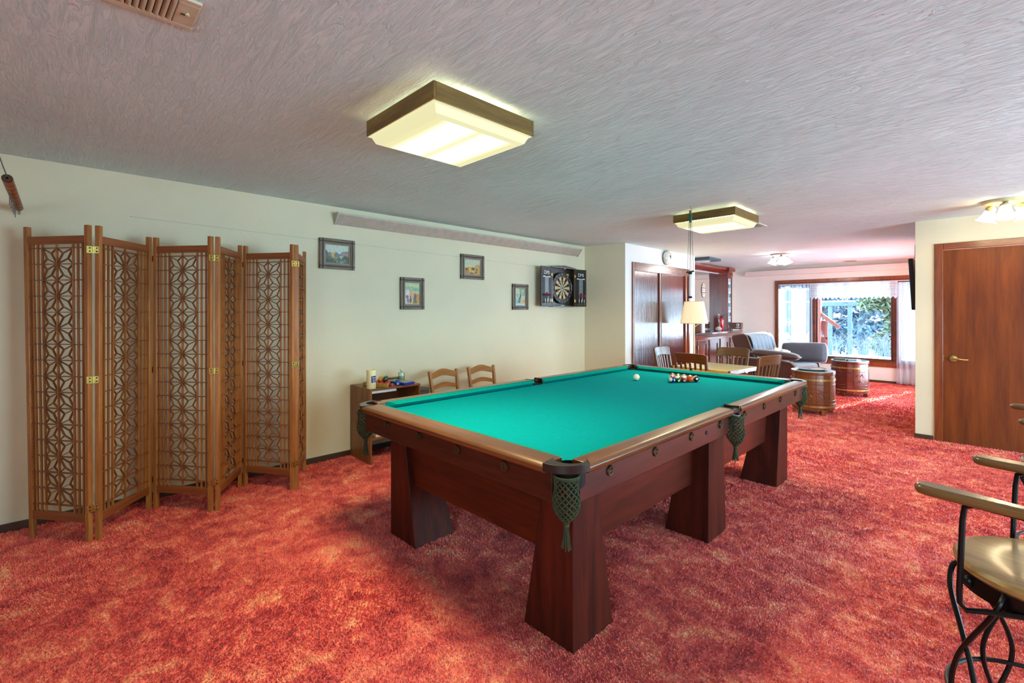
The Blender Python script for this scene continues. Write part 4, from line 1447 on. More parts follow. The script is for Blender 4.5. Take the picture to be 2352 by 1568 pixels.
# ================================================================ folding screen
M_SCRZ = wood('screen_wood_z', '#7d4018', '#bd7d3e', 'z', .45, .1, 1.4, (.2, .8))
M_SCRX = wood('screen_wood_x', '#6a3115', '#a05a2a', 'x', .45, .1, 1.4, (.2, .8))
M_LAT = plain('lattice_wood', '#84502a', .5, var=.2, vscale=10)
M_HINGE = plain('screen_brass', '#b79f52', .25, .85, .25, 60)
fs_ = thing('folding_screen', 'six-panel zigzag wooden folding screen with star lattice, standing by the left wall', 'folding screen', (-3.98, .70, 0))
SCR = [((-4.150, -.118), (-3.822, .128)), ((-3.812, .172), (-4.150, .452)), ((-4.143, .493), (-3.806, .757)), ((-3.796, .799), (-4.168, 1.030)), ((-4.168, 1.070), (-3.818, 1.307)), ((-3.825, 1.342), (-4.206, 1.542))]
PWD, HP = .027, 1.925
Z0, Z16 = 1.790, .212
def panel(k, a, b_):
    a, b_ = Vector((*a, 0)), Vector((*b_, 0))
    d = b_ - a
    ln = d.length
    rz = math.atan2(d.y, d.x)
    p = empty('panel', fs_, a - Vector((-3.98, .70, 0)), rz)
    x0, x1 = PWD / 2, ln - PWD / 2
    for q, x in enumerate((0, ln)):
        g = G()
        lean = -.045 if (k == 0 and q == 0) else (-.008 if k == 0 else 0)
        h_ = PWD / 2
        g.hexa([(x - h_, -h_, 0), (x + h_, -h_, 0), (x + h_, h_, 0), (x - h_, h_, 0)], [(x - h_ + lean, -h_, HP), (x + h_ + lean, -h_, HP), (x + h_ + lean, h_, HP), (x - h_ + lean, h_, HP)])
        g.ob('post', M_SCRZ, p, bevel=.003)
    def X(x, z):
        if k:
            return x
        f_ = (x / ln)
        return x + (-.045 + .037 * f_) * z / HP
    for (za, zb) in ((1.815, 1.862), (.118, .168)):
        g = G(); g.hexa([(X(x0, za), -.012, za), (X(x1, za), -.012, za), (X(x1, za), .012, za), (X(x0, za), .012, za)], [(X(x0, zb), -.012, zb), (X(x1, zb), -.012, zb), (X(x1, zb), .012, zb), (X(x0, zb), .012, zb)])
        g.ob('rail', M_SCRX, p, bevel=.002)
    wI = x1 - x0
    for f_ in (.066, .150, .232, .49, .778, .862, .948):
        x = x0 + wI * f_
        t_ = .0034 if f_ != .49 else .0028
        g = G(); g.hexa([(X(x, .168) - t_, -.0062, .168), (X(x, .168) + t_, -.0062, .168), (X(x, .168) + t_, .0062, .168), (X(x, .168) - t_, .0062, .168)], [(X(x, 1.815) - t_, -.0062, 1.815), (X(x, 1.815) + t_, -.0062, 1.815), (X(x, 1.815) + t_, .0062, 1.815), (X(x, 1.815) - t_, .0062, 1.815)])
        g.ob('slat', M_SCRZ, p)
    dz = (Z0 - Z16) / 16
    for i in range(17):
        z = Z0 - dz * i
        g = G(); g.box(X(x0, z), X(x1, z), -.0095, .0095, z - .0024, z + .0024); g.ob('crossbar', M_SCRX, p)
    g = G()
    xl, xm, xr = x0 + wI * .232, x0 + wI * .49, x0 + wI * .778
    for s_ in range(8):
        zc = Z0 - dz * (2 * s_ + 1)
        for (xe, sg) in ((xl, -1), (xr, 1)):
            for sz in (-1, 1):
                wq = abs(xe - xm)
                def Q(u, v):
                    z = zc + sz * v * dz
                    return (X(xm + sg * u * wq, z), 0, z)
                A_, B_ = (.37, .67), (.69, .34)
                for (p0, p1) in (((0, 0), A_), (A_, (1, 1)), (A_, (0, 1)), ((0, 0), B_), (B_, (1, 1)), (B_, (1, 0))):
                    g.bar(Q(*p0), Q(*p1), .0036, .012, (0, 1, 0))
    lt = g.ob('star_lattice', M_LAT, p, smooth=False)
    lt['kind'] = 'stuff'
    return p
for k, (a, b_) in enumerate(SCR):
    panel(k, a, b_)
for k in range(5):
    a, b_ = Vector((*SCR[k][1], 0)), Vector((*SCR[k + 1][0], 0))
    mid = (a + b_) / 2 - Vector((-3.98, .70, 0))
    front = k % 2 == 0
    rz = math.atan2(b_.y - a.y, b_.x - a.x)
    off = -PWD / 2 - .001 if front else PWD / 2 + .001
    for z in (1.775, .985, .205):
        h_ = empty('hinge', fs_, (mid.x, mid.y, z), rz)
        for s in (-1, 1):
            g = G(); g.box(min(s * .003, s * .031), max(s * .003, s * .031), min(off, off - .0015), max(off, off + .0015), -.021, .021); g.ob('leaf', M_HINGE, h_)
            for zz in (-.010, .010):
                yy = off + (-.003 if front else .003)
                g = G(); g.cyl((s * .016, off, zz), (s * .016, yy, zz), .0045, n=8); g.ob('screw', M_GROOVE, h_)
        g = G(); g.cyl((0, off, -.021), (0, off, .021), .0035, n=8); g.ob('pin', M_HINGE, h_)

# ================================================================ low bookcase by the left wall
M_BKZ = wood('bookcase_wood_z', '#5d3114', '#8a5526', 'z', .45, .1)
M_BKY = wood('bookcase_wood_y', '#5d3114', '#8a5526', 'y', .45, .1)
SH = .69
bk = thing('bookcase', 'low open wooden bookcase against the left wall behind the pool table corner', 'bookcase', (W + .016, 2.025, 0))
bd, bw = .405, .535
for y in (0, bw - .018):
    g = G(); g.box(0, bd, y, y + .018, 0, SH); g.ob('side_panel', M_BKZ, bk, bevel=.002)
g = G(); g.box(0, bd - .003, .018, bw - .018, SH - .020, SH); g.ob('top', M_BKY, bk, bevel=.002)
for z in (.215,):
    g = G(); g.box(.01, bd - .005, .018, bw - .018, z, z + .02); g.ob('shelf', M_BKY, bk, bevel=.002)
g = G(); g.box(.004, .01, .018, bw - .018, .215, SH - .075); g.ob('back_panel', M_BKY, bk)
g = G(); g.box(.004, .01, .20, bw - .018, SH - .075, SH - .02); g.ob('back_panel', M_BKY, bk)
g = G(); g.box(bd - .10, bd - .004, .020, .27, SH - .043, SH - .0215); g.ob('pull_tray', plain('tray_white', '#c4ccd6', .35), bk, bevel=.002)['label'] = 'pale pull-out tray under the top'
# things on and in it
t = thing('carton', 'white and blue carton with printed side on the low shelf of the bookcase', 'box', (-4.06, 2.20, .235))
g = G(); g.box(-.13, .09, -.10, .12, 0, .085); g.ob('box_body', plain('carton_white', '#c9c9c2', .6), t, bevel=.002)
g = G(); g.box(-.131, .091, -.101, .121, .072, .0865); g.ob('lid', plain('carton_blue', '#2c4a8a', .5), t, bevel=.002)
text_mesh('print', 'BILLIARD', .032, plain('carton_ink', '#4a4f5a', .6), t, (.0905, .01, .032), (PI / 2, 0, PI / 2))
t = thing('tall_can', 'tall cream can with a blue label on the bookcase top', 'can', (-3.99, 2.064, SH))
g = G(); g.lathe([(.041, 0), (.043, .004), (.043, .168), (.0405, .172), (.039, .168), (.039, .02), (0, .018)], 32); g.ob('can_body', plain('can_cream', '#d8cc9a', .4, var=.04), t)
def arcpatch(r, a0, a1, z0, z1, n=14):
    g = G(); g.grid(lambda u, v: (r * math.cos(a0 + (a1 - a0) * u), r * math.sin(a0 + (a1 - a0) * u), z0 + (z1 - z0) * v), n, 4)
    return g
ca = math.atan2(-2.064, 3.99)
arcpatch(.0433, ca - .05, ca + 1.25, .052, .122).ob('label_border', M_WHT, t)
arcpatch(.0435, ca, ca + 1.2, .056, .118).ob('label', plain('label_navy', '#15246e', .4), t)
for (z, tx, sz) in ((.103, 'Brut', .020), (.080, '33', .030), (.063, 'FINE', .012)):
    a = ca + .55
    text_mesh('label_print', tx, sz, M_WHT, t, (.0455 * math.cos(a), .0455 * math.sin(a), z), (PI / 2, 0, a + PI / 2))
# triangular rack heaped with snooker balls
ra = math.atan2(.14, .308) ; rax = Vector((math.cos(ra), math.sin(ra), 0)); rby = Vector((-math.sin(ra), math.cos(ra), 0))
# front side runs along the shelf front, apex towards the wall
F0, F1 = Vector((-4.172, 2.076, SH)), Vector((-3.925, 2.196, SH))
eu = (F1 - F0).normalized(); fv = Vector((-eu.y, eu.x, 0))
t = thing('ball_rack', 'wooden triangular rack holding red balls on the bookcase top', 'ball rack', tuple(F0))
SID = .275
tri = [Vector((0, 0, 0)), eu * SID, eu * SID / 2 + fv * SID * .866]
for i in range(3):
    a, b_ = tri[i], tri[(i + 1) % 3]
    d = (b_ - a).normalized()
    g = G(); g.bar(a - d * .004 + Vector((0, 0, .018)), b_ + d * .004 + Vector((0, 0, .018)), .009, .036); g.ob('rack_side', plain('rack_wood', '#a5823c', .4, var=.2), t, bevel=.003)
rb = .0262
M_SRED = plain('snooker_red', '#a8281c', .1, coat=.5, var=.05)
def snook(p, m, label, grp='snooker balls in the rack'):
    g = G(); g.sphere((0, 0, 0), rb, 20, 12)
    return tag(g.ob('snooker_ball', m, loc=tuple(p)), label, 'ball', grp)
cen = tri[0] * 0 + (tri[0] + tri[1] + tri[2]) / 3
RC = {}
for r_ in range(3):
    for i in range(5 - r_):
        q = F0 + eu * (SID / 2 + 2 * rb * (i - (4 - r_) / 2)) + fv * (rb + .006 + 2 * rb * .866 * r_)
        q = Vector((q.x, q.y, SH + rb))
        RC[(r_, i)] = q
        names = {(0, 0): 'red snooker ball at the left end of the wooden rack', (0, 1): 'red snooker ball in the rack, just left of the tall can', (0, 2): 'red snooker ball in the front row of the rack, behind the tall can', (0, 3): 'red snooker ball in the front row of the rack, right beside the can', (0, 4): 'red snooker ball at the right front corner of the rack'}
        row = {1: 'second', 2: 'third'}.get(r_, '')
        plc = ['leftmost', 'second from left', 'third from left', 'rightmost'] if r_ == 1 else ['left', 'middle', 'right']
        o = snook(q, M_SRED, names.get((r_, i), 'red snooker ball, %s in the %s row of the wooden rack' % (plc[min(i, len(plc) - 1)], row)))
def top_ball(tri_, m, label):
    q = sum((RC[k] for k in tri_), Vector()) / 3
    snook(q + Vector((0, 0, 2 * rb * .816)), m, label)
top_ball(((0, 3), (0, 4), (1, 3)), plain('snooker_green', '#0d3b28', .1, coat=.5, var=.05), 'dark green snooker ball on top of the red balls')
top_ball(((0, 2), (0, 3), (1, 2)), plain('snooker_orange', '#c98440', .1, coat=.5, var=.05), 'tan-orange snooker ball on top of the reds, right beside the can')
top_ball(((1, 1), (1, 2), (2, 1)), plain('snooker_yellow', '#c9b25a', .1, coat=.5, var=.05), 'pale yellow snooker ball heaped behind the orange one')
top_ball(((1, 2), (1, 3), (2, 2)), plain('snooker_brown', '#6d3018', .1, coat=.5, var=.05), 'brown snooker ball heaped behind the green one')
t = thing('match_carton', 'small black and yellow box at the back of the bookcase top', 'box', (-4.265, 2.46, SH), .25)
g = G(); g.box(-.035, .035, -.075, .055, 0, .036); g.ob('box_body', plain('black_card', '#1b1712', .5), t, bevel=.001)
g = G(); g.box(.0352, .036, -.045, .03, .006, .030); g.box(-.02, .02, -.06, .04, .0362, .0368); g.ob('yellow_print', plain('amber_print', '#b88a2e', .5, var=.4, vscale=70), t)
g = G(); g.lathe([(0, .0352), (.011, .0352), (.011, .037), (0, .037)], 14, (0, .044, .018 - .0), 'x'); g.ob('round_print', plain('cream_print', '#cfc79a', .5), t)
t = thing('spray_bottle', 'half-full translucent bottle with a round cap on the bookcase top', 'bottle', (-4.17, 2.487, SH))
g = G(); g.lathe([(.030, 0), (.033, .004), (.033, .082), (.028, .094), (.010, .098), (.010, .106)], 24); g.ob('bottle_body', glass('cloudy_plastic', (.80, .88, .82), .2, .3), t)
g = G(); g.lathe([(.029, .003), (.031, .006), (.031, .058), (.0, .058)], 20); g.ob('liquid', plain('pale_liquid', '#b9cfae', .2), t)
g = G(); g.sphere((0, 0, .119), .0155, 16, 10); g.ob('cap', plain('cap_cream', '#d6d8b8', .4), t)
t = thing('flat_case', 'flat grey-topped case with blue sides lying on the bookcase top', 'case', (-4.05, 2.40, SH), .18)
g = G(); g.box(-.16, .125, -.055, .075, 0, .024); g.ob('case_body', plain('case_blue', '#16248e', .35), t, bevel=.004)
g = G(); g.box(-.155, .12, -.05, .07, .024, .028); g.ob('case_lid', plain('case_grey', '#7f8a88', .4), t, bevel=.001)
g = G(); g.tube([(-.12, .07, .03), (-.1, .088, .02), (-.06, .1, .006), (-.01, .105, .004)], .005, 6); g.ob('strap', M_BLK, t)
bb = ball((-3.972, 2.325, SH + BR), 'shelfblue', '#1c4a96', False, 'blue number two ball beside the flat case on the bookcase', (0, .42, math.atan2(-2.3, 4.0) + .15), None, '2')
t = thing('chalk_tin', 'small red and blue chalk box in front of the blue ball on the bookcase', 'chalk', (-3.962, 2.258, SH), .3)
g = G(); g.box(-.013, .013, -.016, .016, 0, .024); g.ob('box_body', plain('chalk_red', '#b02f28', .5, var=.3, vscale=120), t, bevel=.001)
g = G(); g.box(-.0132, .0132, -.0162, .0162, .019, .0262); g.ob('lid', plain('chalk_lid', '#4a6f8c', .5), t, bevel=.001)

# ================================================================ two oak chairs and a bin by the left wall
M_OAK = wood('oak_chair', '#7a4a1c', '#b57a34', 'z', .38, .25, 1.2, (.2, .8))
M_OAKY = wood('oak_chair_y', '#7a4a1c', '#b57a34', 'y', .38, .25, 1.2, (.2, .8))
def oak_chair():
    t = thing('ladder_back_chair', 'x', 'chair', (0, 0, 0))
    wy = .165
    # faces +X, back posts at x=-.19 leaning to the wall
    for s in (-1, 1):
        g = G(); g.hexa([(-.195, s * wy - .014, 0), (-.155, s * wy - .014, 0), (-.155, s * wy + .014, 0), (-.195, s * wy + .014, 0)], [(-.195, s * wy - .014, .42), (-.155, s * wy - .014, .42), (-.155, s * wy + .014, .42), (-.195, s * wy + .014, .42)])
        g.hexa([(-.195, s * wy - .014, .42), (-.155, s * wy - .014, .42), (-.155, s * wy + .014, .42), (-.195, s * wy + .014, .42)], [(-.252, s * (wy + .016) - .013, .770), (-.222, s * (wy + .016) - .013, .772), (-.222, s * (wy + .016) + .013, .772), (-.252, s * (wy + .016) + .013, .770)])
        g.ob('back_post', M_OAK, t, bevel=.003)
        g = G(); g.box(.165, .20, s * wy - .016, s * wy + .016, 0, .42); g.ob('leg', M_OAK, t, bevel=.003)
        g = G(); g.box(-.17, .18, s * wy - .008, s * wy + .008, .18, .21); g.ob('stretcher', M_OAK, t, bevel=.002)
    def slat(z, h_, arch, x):
        n = 16
        vs, fs = [], []
        for i in range(n + 1):
            u = -1 + 2 * i / n
            y = u * (wy + .006)
            bow = .018 * (1 - u * u)
            za = arch * (math.cos(u * PI * .9) * .5 + .5)
            for (dx, dz) in ((-.008, -h_ / 2 + za * .75), (.008, -h_ / 2 + za * .75), (.008, h_ / 2 + za), (-.008, h_ / 2 + za)):
                vs.append((x - bow + dx, y, z + dz))
        for i in range(n):
            for q in range(4):
                fs.append((i * 4 + q, i * 4 + (q + 1) % 4, (i + 1) * 4 + (q + 1) % 4, (i + 1) * 4 + q))
        fs += [(0, 1, 2, 3), (n * 4 + 3, n * 4 + 2, n * 4 + 1, n * 4)]
        g = G(); g.add(vs, fs)
        g.ob('ladder_slat', M_OAKY, t, bevel=.002)
    slat(.715, .062, .040, -.228); slat(.595, .040, .030, -.208); slat(.49, .036, .026, -.19)
    g = G(); g.box(-.20, .215, -.195, .195, .415, .445); g.ob('seat', M_OAKY, t, bevel=.008)
    return t
c1 = oak_chair()
c2 = copy_tree(c1)
c1.location = (-3.87, 2.965, 0); c1.rotation_euler.z = math.radians(2)
c2.location = (-3.87, 3.475, 0); c2.rotation_euler.z = math.radians(-3)
c1['label'] = 'oak ladder-back chair by the left wall, nearer the bookcase'; c1['group'] = 'oak chairs by the left wall'
c2['label'] = 'oak ladder-back chair by the left wall, farther from the bookcase'; c2['group'] = 'oak chairs by the left wall'
t = thing('speckled_bin', 'round dark grey speckled bin between the bookcase and the oak chair', 'bin', (-4.16, 2.685, 0))
g = G(); g.lathe([(.095, 0), (.10, .01), (.105, .585), (.11, .59), (.11, .60), (.09, .605), (0, .606)], 32); g.ob('body', plain('speckled_grey', '#4b4d48', .6, var=.5, vscale=160), t)

# ================================================================ card table with four slat-back chairs
M_CTOP = plain('card_table_top', '#b7ad86', .28, var=.05, vscale=4)
M_CEDGE = plain('card_table_edge', '#b58d2c', .35, var=.15)
M_TAPE = plain('silver_trim', '#c9ccd0', .25, .4, .3, 90)
ct = thing('card_table', 'square folding card table with a pale top behind the pool table', 'table', (-2.43, 5.915, 0), math.radians(-5))
hs = .368
g = G(); g.box(-hs, hs, -hs, hs, .695, .712); g.ob('tabletop', M_CTOP, ct, bevel=.004)
for (a, b_, c_, d_, m) in ((-hs, hs, -hs - .006, -hs, M_CEDGE), (-hs, hs, hs, hs + .006, M_CEDGE), (-hs - .006, -hs, -hs, hs, M_CEDGE), (hs, hs + .006, -hs, hs, M_TAPE)):
    g = G(); g.box(a, b_, c_, d_, .668, .711); g.ob('edge_strip', m, ct, bevel=.002)
for sx in (-1, 1):
    for sy in (-1, 1):
        g = G(); g.box(sx * (hs - .004) - .011, sx * (hs - .004) + .011, sy * (hs - .004) - .011, sy * (hs - .004) + .011, .665, .7135); g.ob('corner_cap', plain('corner_brown', '#3a2a16', .4), ct, bevel=.003)
        g = G(); g.cyl((sx * (hs - .03), sy * (hs - .03), 0), (sx * (hs - .03), sy * (hs - .03), .68), .011, n=10); g.ob('leg', M_BLK, ct)
g = G(); g.tube([(hs + .004, -.02, .69), (hs + .012, .0, .672), (hs + .012, .05, .66), (hs + .004, .08, .672)], .004, 6); g.ob('torn_trim', M_TAPE, ct)
g = G(); g.bar((hs - .03, hs - .12, .67), (hs - .03, hs - .03, .52), .008, .008); g.ob('brace', M_BLK, ct)

M_CH = wood('card_chair_wood', '#3f210b', '#6f4216', 'z', .35, .3, 1.2, (.2, .8))
M_CHX = wood('card_chair_wood_x', '#3f210b', '#6f4216', 'x', .35, .3, 1.2, (.2, .8))
def slat_chair():
    t = thing('slat_back_chair', 'x', 'chair')
    # faces +Y; back at y=-.2
    yb, yt, ht = -.185, -.265, .90
    w0, w1 = .175, .20
    def post(s):
        g = G()
        g.hexa([(s * w0 - .016, yb - .02, 0), (s * w0 + .016, yb - .02, 0), (s * w0 + .016, yb + .02, 0), (s * w0 - .016, yb + .02, 0)], [(s * w0 - .016, yb - .02, .45), (s * w0 + .016, yb - .02, .45), (s * w0 + .016, yb + .02, .45), (s * w0 - .016, yb + .02, .45)])
        g.hexa([(s * w0 - .016, yb - .02, .45), (s * w0 + .016, yb - .02, .45), (s * w0 + .016, yb + .02, .45), (s * w0 - .016, yb + .02, .45)], [(s * w1 - .018, yt - .012, ht - .012), (s * w1 + .014, yt - .012, ht - .012), (s * w1 + .014, yt + .012, ht - .012), (s * w1 - .018, yt + .012, ht - .012)])
        g.ob('back_post', M_CH, t, bevel=.005)
        g = G(); g.box(s * .18 - .018, s * .18 + .018, .165, .20, 0, .44); g.ob('leg', M_CH, t, bevel=.004)
        g = G(); g.box(s * .18 - .009, s * .18 + .009, -.17, .17, .17, .20); g.ob('stretcher', M_CH, t, bevel=.003)
    post(-1); post(1)
    n = 14
    vs, fs = [], []
    for i in range(n + 1):
        u = -1 + 2 * i / n
        x = u * .206
        bow = -.030 * (1 - u * u)
        top = ht + .006 * (1 - u * u) - (.012 if abs(u) > .95 else 0)
        bot = ht - .125 + .018 * (1 - u * u)
        for (dy, z, yy) in ((-.011, bot, yt + .03), (.011, bot, yt + .03), (.010, top, yt), (-.010, top, yt)):
            vs.append((x, yy + bow + dy, z))
    for i in range(n):
        for q in range(4):
            fs.append((i * 4 + q, i * 4 + (q + 1) % 4, (i + 1) * 4 + (q + 1) % 4, (i + 1) * 4 + q))
    fs += [(0, 1, 2, 3), (n * 4 + 3, n * 4 + 2, n * 4 + 1, n * 4)]
    g = G(); g.add(vs, fs); g.ob('crest_rail', M_CHX, t, bevel=.005)
    for k in range(5):
        u = -1 + 2 * (k + 1) / 6
        bow = -.028 * (1 - u * u)
        g = G(); g.bar((u * .19, yt + .028 + bow, ht - .11), (u * .165, yb - .003 + bow * .4, .465), .026, .011, (0, 1, 0)); g.ob('slat', M_CH, t, bevel=.002)
    g = G(); g.box(-.185, .185, yb - .012, yb + .012, .45, .49); g.ob('lower_rail', M_CHX, t, bevel=.003)
    g = G(); g.prism([(-.19, -.20), (.19, -.20), (.215, .21), (-.215, .21)], .425, .455); g.ob('seat', M_CHX, t, bevel=.012, seg=3)
    return t
base = slat_chair()
spots = [((-2.475, 5.625), math.radians(-4), 'brown slat-back chair on the pool table side of the card table'),
         ((-2.46, 6.36), PI + math.radians(4), 'brown slat-back chair on the far side of the card table'),
         ((-2.985, 6.09), -PI / 2, 'brown slat-back chair between the card table and the sliding doors'),
         ((-2.00, 5.83), PI / 2 - math.radians(14), 'brown slat-back chair at the right side of the card table, nearest the barrel')]
for i, ((x, y), a, lab) in enumerate(spots):
    o = base if i == 0 else copy_tree(base)
    o.location = (x, y, 0); o.rotation_euler.z = a
    o['label'] = lab; o['group'] = 'chairs around the card table'

# ================================================================ floor lamp by the sliding doors
M_PLEAT, nt, b = new_mat('pleated_silk')
b.inputs['Base Color'].default_value = (.75, .62, .42, 1)
b.inputs['Roughness'].default_value = .8
b.inputs['Emission Color'].default_value = (1.0, .70, .33, 1)
b.inputs['Emission Strength'].default_value = .46
fl = thing('floor_lamp', 'lit brass floor lamp with a pleated cream shade in front of the sliding doors', 'floor lamp', (-3.40, 7.46, 0))
g = G(); g.lathe([(.13, 0), (.13, .012), (.10, .025), (.03, .035), (.013, .05)], 28); g.ob('base', M_BRASS, fl)
g = G(); g.cyl((0, 0, .04), (0, 0, 1.42), .011, n=12); g.ob('pole', M_BRASS, fl)
n = 144
g = G()
vs = []
for (r, z) in ((.212, 1.205), (.148, 1.562)):
    for j in range(n):
        a = 2 * PI * j / n
        rr = r * (1 + (.016 if j % 2 else -.0))
        vs.append((rr * math.cos(a), rr * math.sin(a), z))
g.add(vs, [(j, (j + 1) % n, n + (j + 1) % n, n + j) for j in range(n)])
g.ob('shade', M_PLEAT, fl, smooth=False)
for (r, z) in ((.2145, 1.205), (.150, 1.562)):
    g = G(); g.tube([(r * math.cos(i * PI / 20), r * math.sin(i * PI / 20), z) for i in range(40)], .004, 6, True); g.ob('shade_trim', plain('shade_ribbon', '#cbb27c', .6), fl)
g = G(); g.cyl((0, 0, 1.36), (0, 0, 1.42), .016, n=10); g.ob('socket', M_BRASS, fl)
for k in range(3):
    a = k * 2 * PI / 3
    g = G(); g.bar((0, 0, 1.535), (.147 * math.cos(a), .147 * math.sin(a), 1.555), .004, .004); g.ob('spider_arm', M_BRASS, fl)
lt = light('lamp_glow', 'POINT', (0, 0, 1.46), (0, 0, 0), P_FLOORLAMP, WARM, shadow_soft_size=.05); lt.parent = fl

# ================================================================ pulley hanger over the far end of the pool table
M_CORD = plain('teal_cord', '#1e5a4c', .6)
ph = thing('ceiling_hanger', 'green cord and steel tube hanger on a ceiling hook over the pool table', 'hanger', (-1.985, 4.278, C))
g = G(); g.tube([(0, 0, 0), (0, 0, -.02), (.010, 0, -.032), (0, 0, -.045), (-.008, 0, -.036)], .0022, 6); g.ob('hook', M_BRASS, ph)
g = G(); g.box(-.010, .010, -.008, .008, -.075, -.042); g.ob('pulley', plain('pulley_brass', '#8c7a52', .35, .7), ph, bevel=.003)
g = G(); g.box(-.013, .013, -.008, .008, -.155, -.075); g.ob('cord_wrap', M_CORD, ph, bevel=.004)
for k, (a, b_) in enumerate(((-.011, -.028), (-.004, -.004), (.003, .006), (.011, .030))):
    g = G(); g.tube([(a, 0, -.07), (a * .9 + b_ * .1, 0, -.16), (b_, 0, -.622)], .0020, 5); g.ob('cord', M_CORD, ph)
g = G(); g.bar((-.036, 0, -.625), (.036, 0, -.617), .014, .014); g.box(-.016, .016, -.010, .010, -.645, -.622); g.ob('clamp', plain('green_black', '#12302b', .4), ph, bevel=.002)
for x in (-.0075, .0075):
    g = G(); g.cyl((x, 0, -.64), (x, 0, -.86), .0052, n=10); g.ob('steel_tube', plain('brushed_steel', '#a4aab0', .25, .9), ph)
g = G(); g.box(-.016, .016, -.011, .011, -.872, -.852); g.ob('coupler', M_BLK, ph, bevel=.003)
g = G(); g.cyl((0, 0, -.872), (0, 0, -.90), .006, n=8); g.ob('tip', MATS['brushed_steel'], ph)

# ================================================================ back bar, base cabinet, counter
M_CHRX = wood('cherry_y', '#541208', '#8c2a16', 'y', .28, .4)
M_CHRZ = wood('cherry_z', '#541208', '#8c2a16', 'z', .28, .4)
M_MIRR = new_mat('mirror_silver'); b = M_MIRR[2]; b.inputs['Metallic'].default_value = 1; b.inputs['Roughness'].default_value = .015; b.inputs['Base Color'].default_value = (.90, .92, .90, 1); M_MIRR = M_MIRR[0]
CZ = .985
bb_ = thing('back_bar', 'cherry back bar with mirror, carved column and leaded glass strip on the counter', 'back bar', (W, 8.35, 0))
# local: x out of the wall, y along
g = G(); g.box(.004, .014, .0, 2.44, CZ, 2.28); g.ob('mirror', M_MIRR, bb_, smooth=False)
g = G(); g.box(.004, .03, .0, 2.43, 2.25, 2.285); g.ob('mirror_edge', plain('pale_edge', '#cfd2cf', .4), bb_)
g = G(); g.prism([(.0, 2.265), (.10, 2.265), (.13, 2.30), (.21, 2.33), (.23, 2.36), (.23, 2.378), (.0, 2.378)], .0, 2.44, 'xz'); g.ob('cornice', M_CHRX, bb_, bevel=.003)
cy0, cy1 = 2.43, 2.68
g = G(); g.box(.004, .205, cy0, cy1, CZ, 2.16)
g.ob('column', M_CHRZ, bb_, bevel=.004)
g = G(); g.box(.0, .225, cy0 - .012, cy1 + .012, 2.155, 2.20); g.box(.0, .23, cy0 - .008, cy1 + .02, 2.20, 2.29); g.box(.0, .27, cy0 - .03, cy1 + .06, 2.30, 2.378); g.ob('capital', M_CHRZ, bb_, bevel=.006)
for k in range(5):
    for r_ in range(2):
        g = G(); g.sphere((.03 + .038 * k, cy0 - .010, 2.222 + .04 * r_), .013, 8, 6, sc=(1, .5, 1)); g.ob('carved_boss', M_CHRZ, bb_)
for k in range(2):
    g = G(); g.sphere((.232, cy0 + .07 + .1 * k, 2.245), .030, 10, 8, sc=(.4, 1, 1)); g.ob('carved_boss', M_CHRZ, bb_)
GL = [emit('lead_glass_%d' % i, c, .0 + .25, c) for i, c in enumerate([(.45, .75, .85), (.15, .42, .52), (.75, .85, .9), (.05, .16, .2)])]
for k in range(16):
    z0 = 1.02 + k * .0705
    for q in range(2):
        y0 = cy0 + .055 + q * .072
        g = G(); g.box(.205, .209, y0 + .002, y0 + .070, z0 + .003, z0 + .067); g.ob('glass_pane', GL[(k * 3 + q * 2 + k // 3) % 4], bb_)
g = G()
for k in range(17):
    z0 = 1.02 + k * .0705
    g.box(.204, .212, cy0 + .052, cy0 + .20, z0 - .002, z0 + .002)
for y in (.053, .126, .199):
    g.box(.204, .212, cy0 + y - .002, cy0 + y + .002, 1.02, 2.15)
for k in range(0, 16, 3):
    z0 = 1.02 + k * .0705
    g.tube([(.211, cy0 + .126 + .03 * math.cos(i * PI / 6), z0 + .035 + .03 * math.sin(i * PI / 6)) for i in range(12)], .003, 4, True)
g.ob('leading', M_BLK, bb_)
for k in range(2):
    g = G(); g.box(.205, .222, cy0 + .0 + k * .215, cy0 + .035 + k * .215, 1.0, 2.155); g.ob('column_stile', M_CHRZ, bb_, bevel=.003)
# oval sign on the mirror
M_OVC = plain('sign_cream', '#c9c7a2', .5); M_OVR = plain('sign_red', '#a83a40', .5); M_OVD = plain('sign_dark', '#4c5a50', .5)
t = thing('oval_sign', 'small oval beer sign with a red panel fixed to the back bar mirror', 'sign', (W + .016, 9.98, 1.858))
g = G(); g.prism(blob(0, 0, .105, .158, 32), 0, .006, 'yz'); g.ob('rim', M_OVD, t)
g = G(); g.prism(blob(0, 0, .098, .151, 32), .006, .0075, 'yz'); g.ob('face', M_OVC, t)
g = G(); g.box(.0075, .009, -.09, .09, -.058, .052); g.ob('red_panel', M_OVR, t)
g = G(); g.box(.009, .0096, -.072, .072, -.042, .036); g.ob('white_panel', M_WHT, t)
g = G(); g.box(.0075, .0088, -.094, .094, .056, .062); g.box(.0075, .0088, -.094, .094, -.070, -.064); g.ob('bar_line', M_OVD, t)
for (z, s, sz, m) in ((.098, 'DRINK', .030, M_OVD), (-.003, 'BEER', .052, M_OVR), (-.098, 'ICE COLD', .022, M_OVD)):
    text_mesh('sign_print', s, sz, m, t, (.0098 if abs(z) < .05 else .0078, 0, z), (PI / 2, 0, PI / 2))
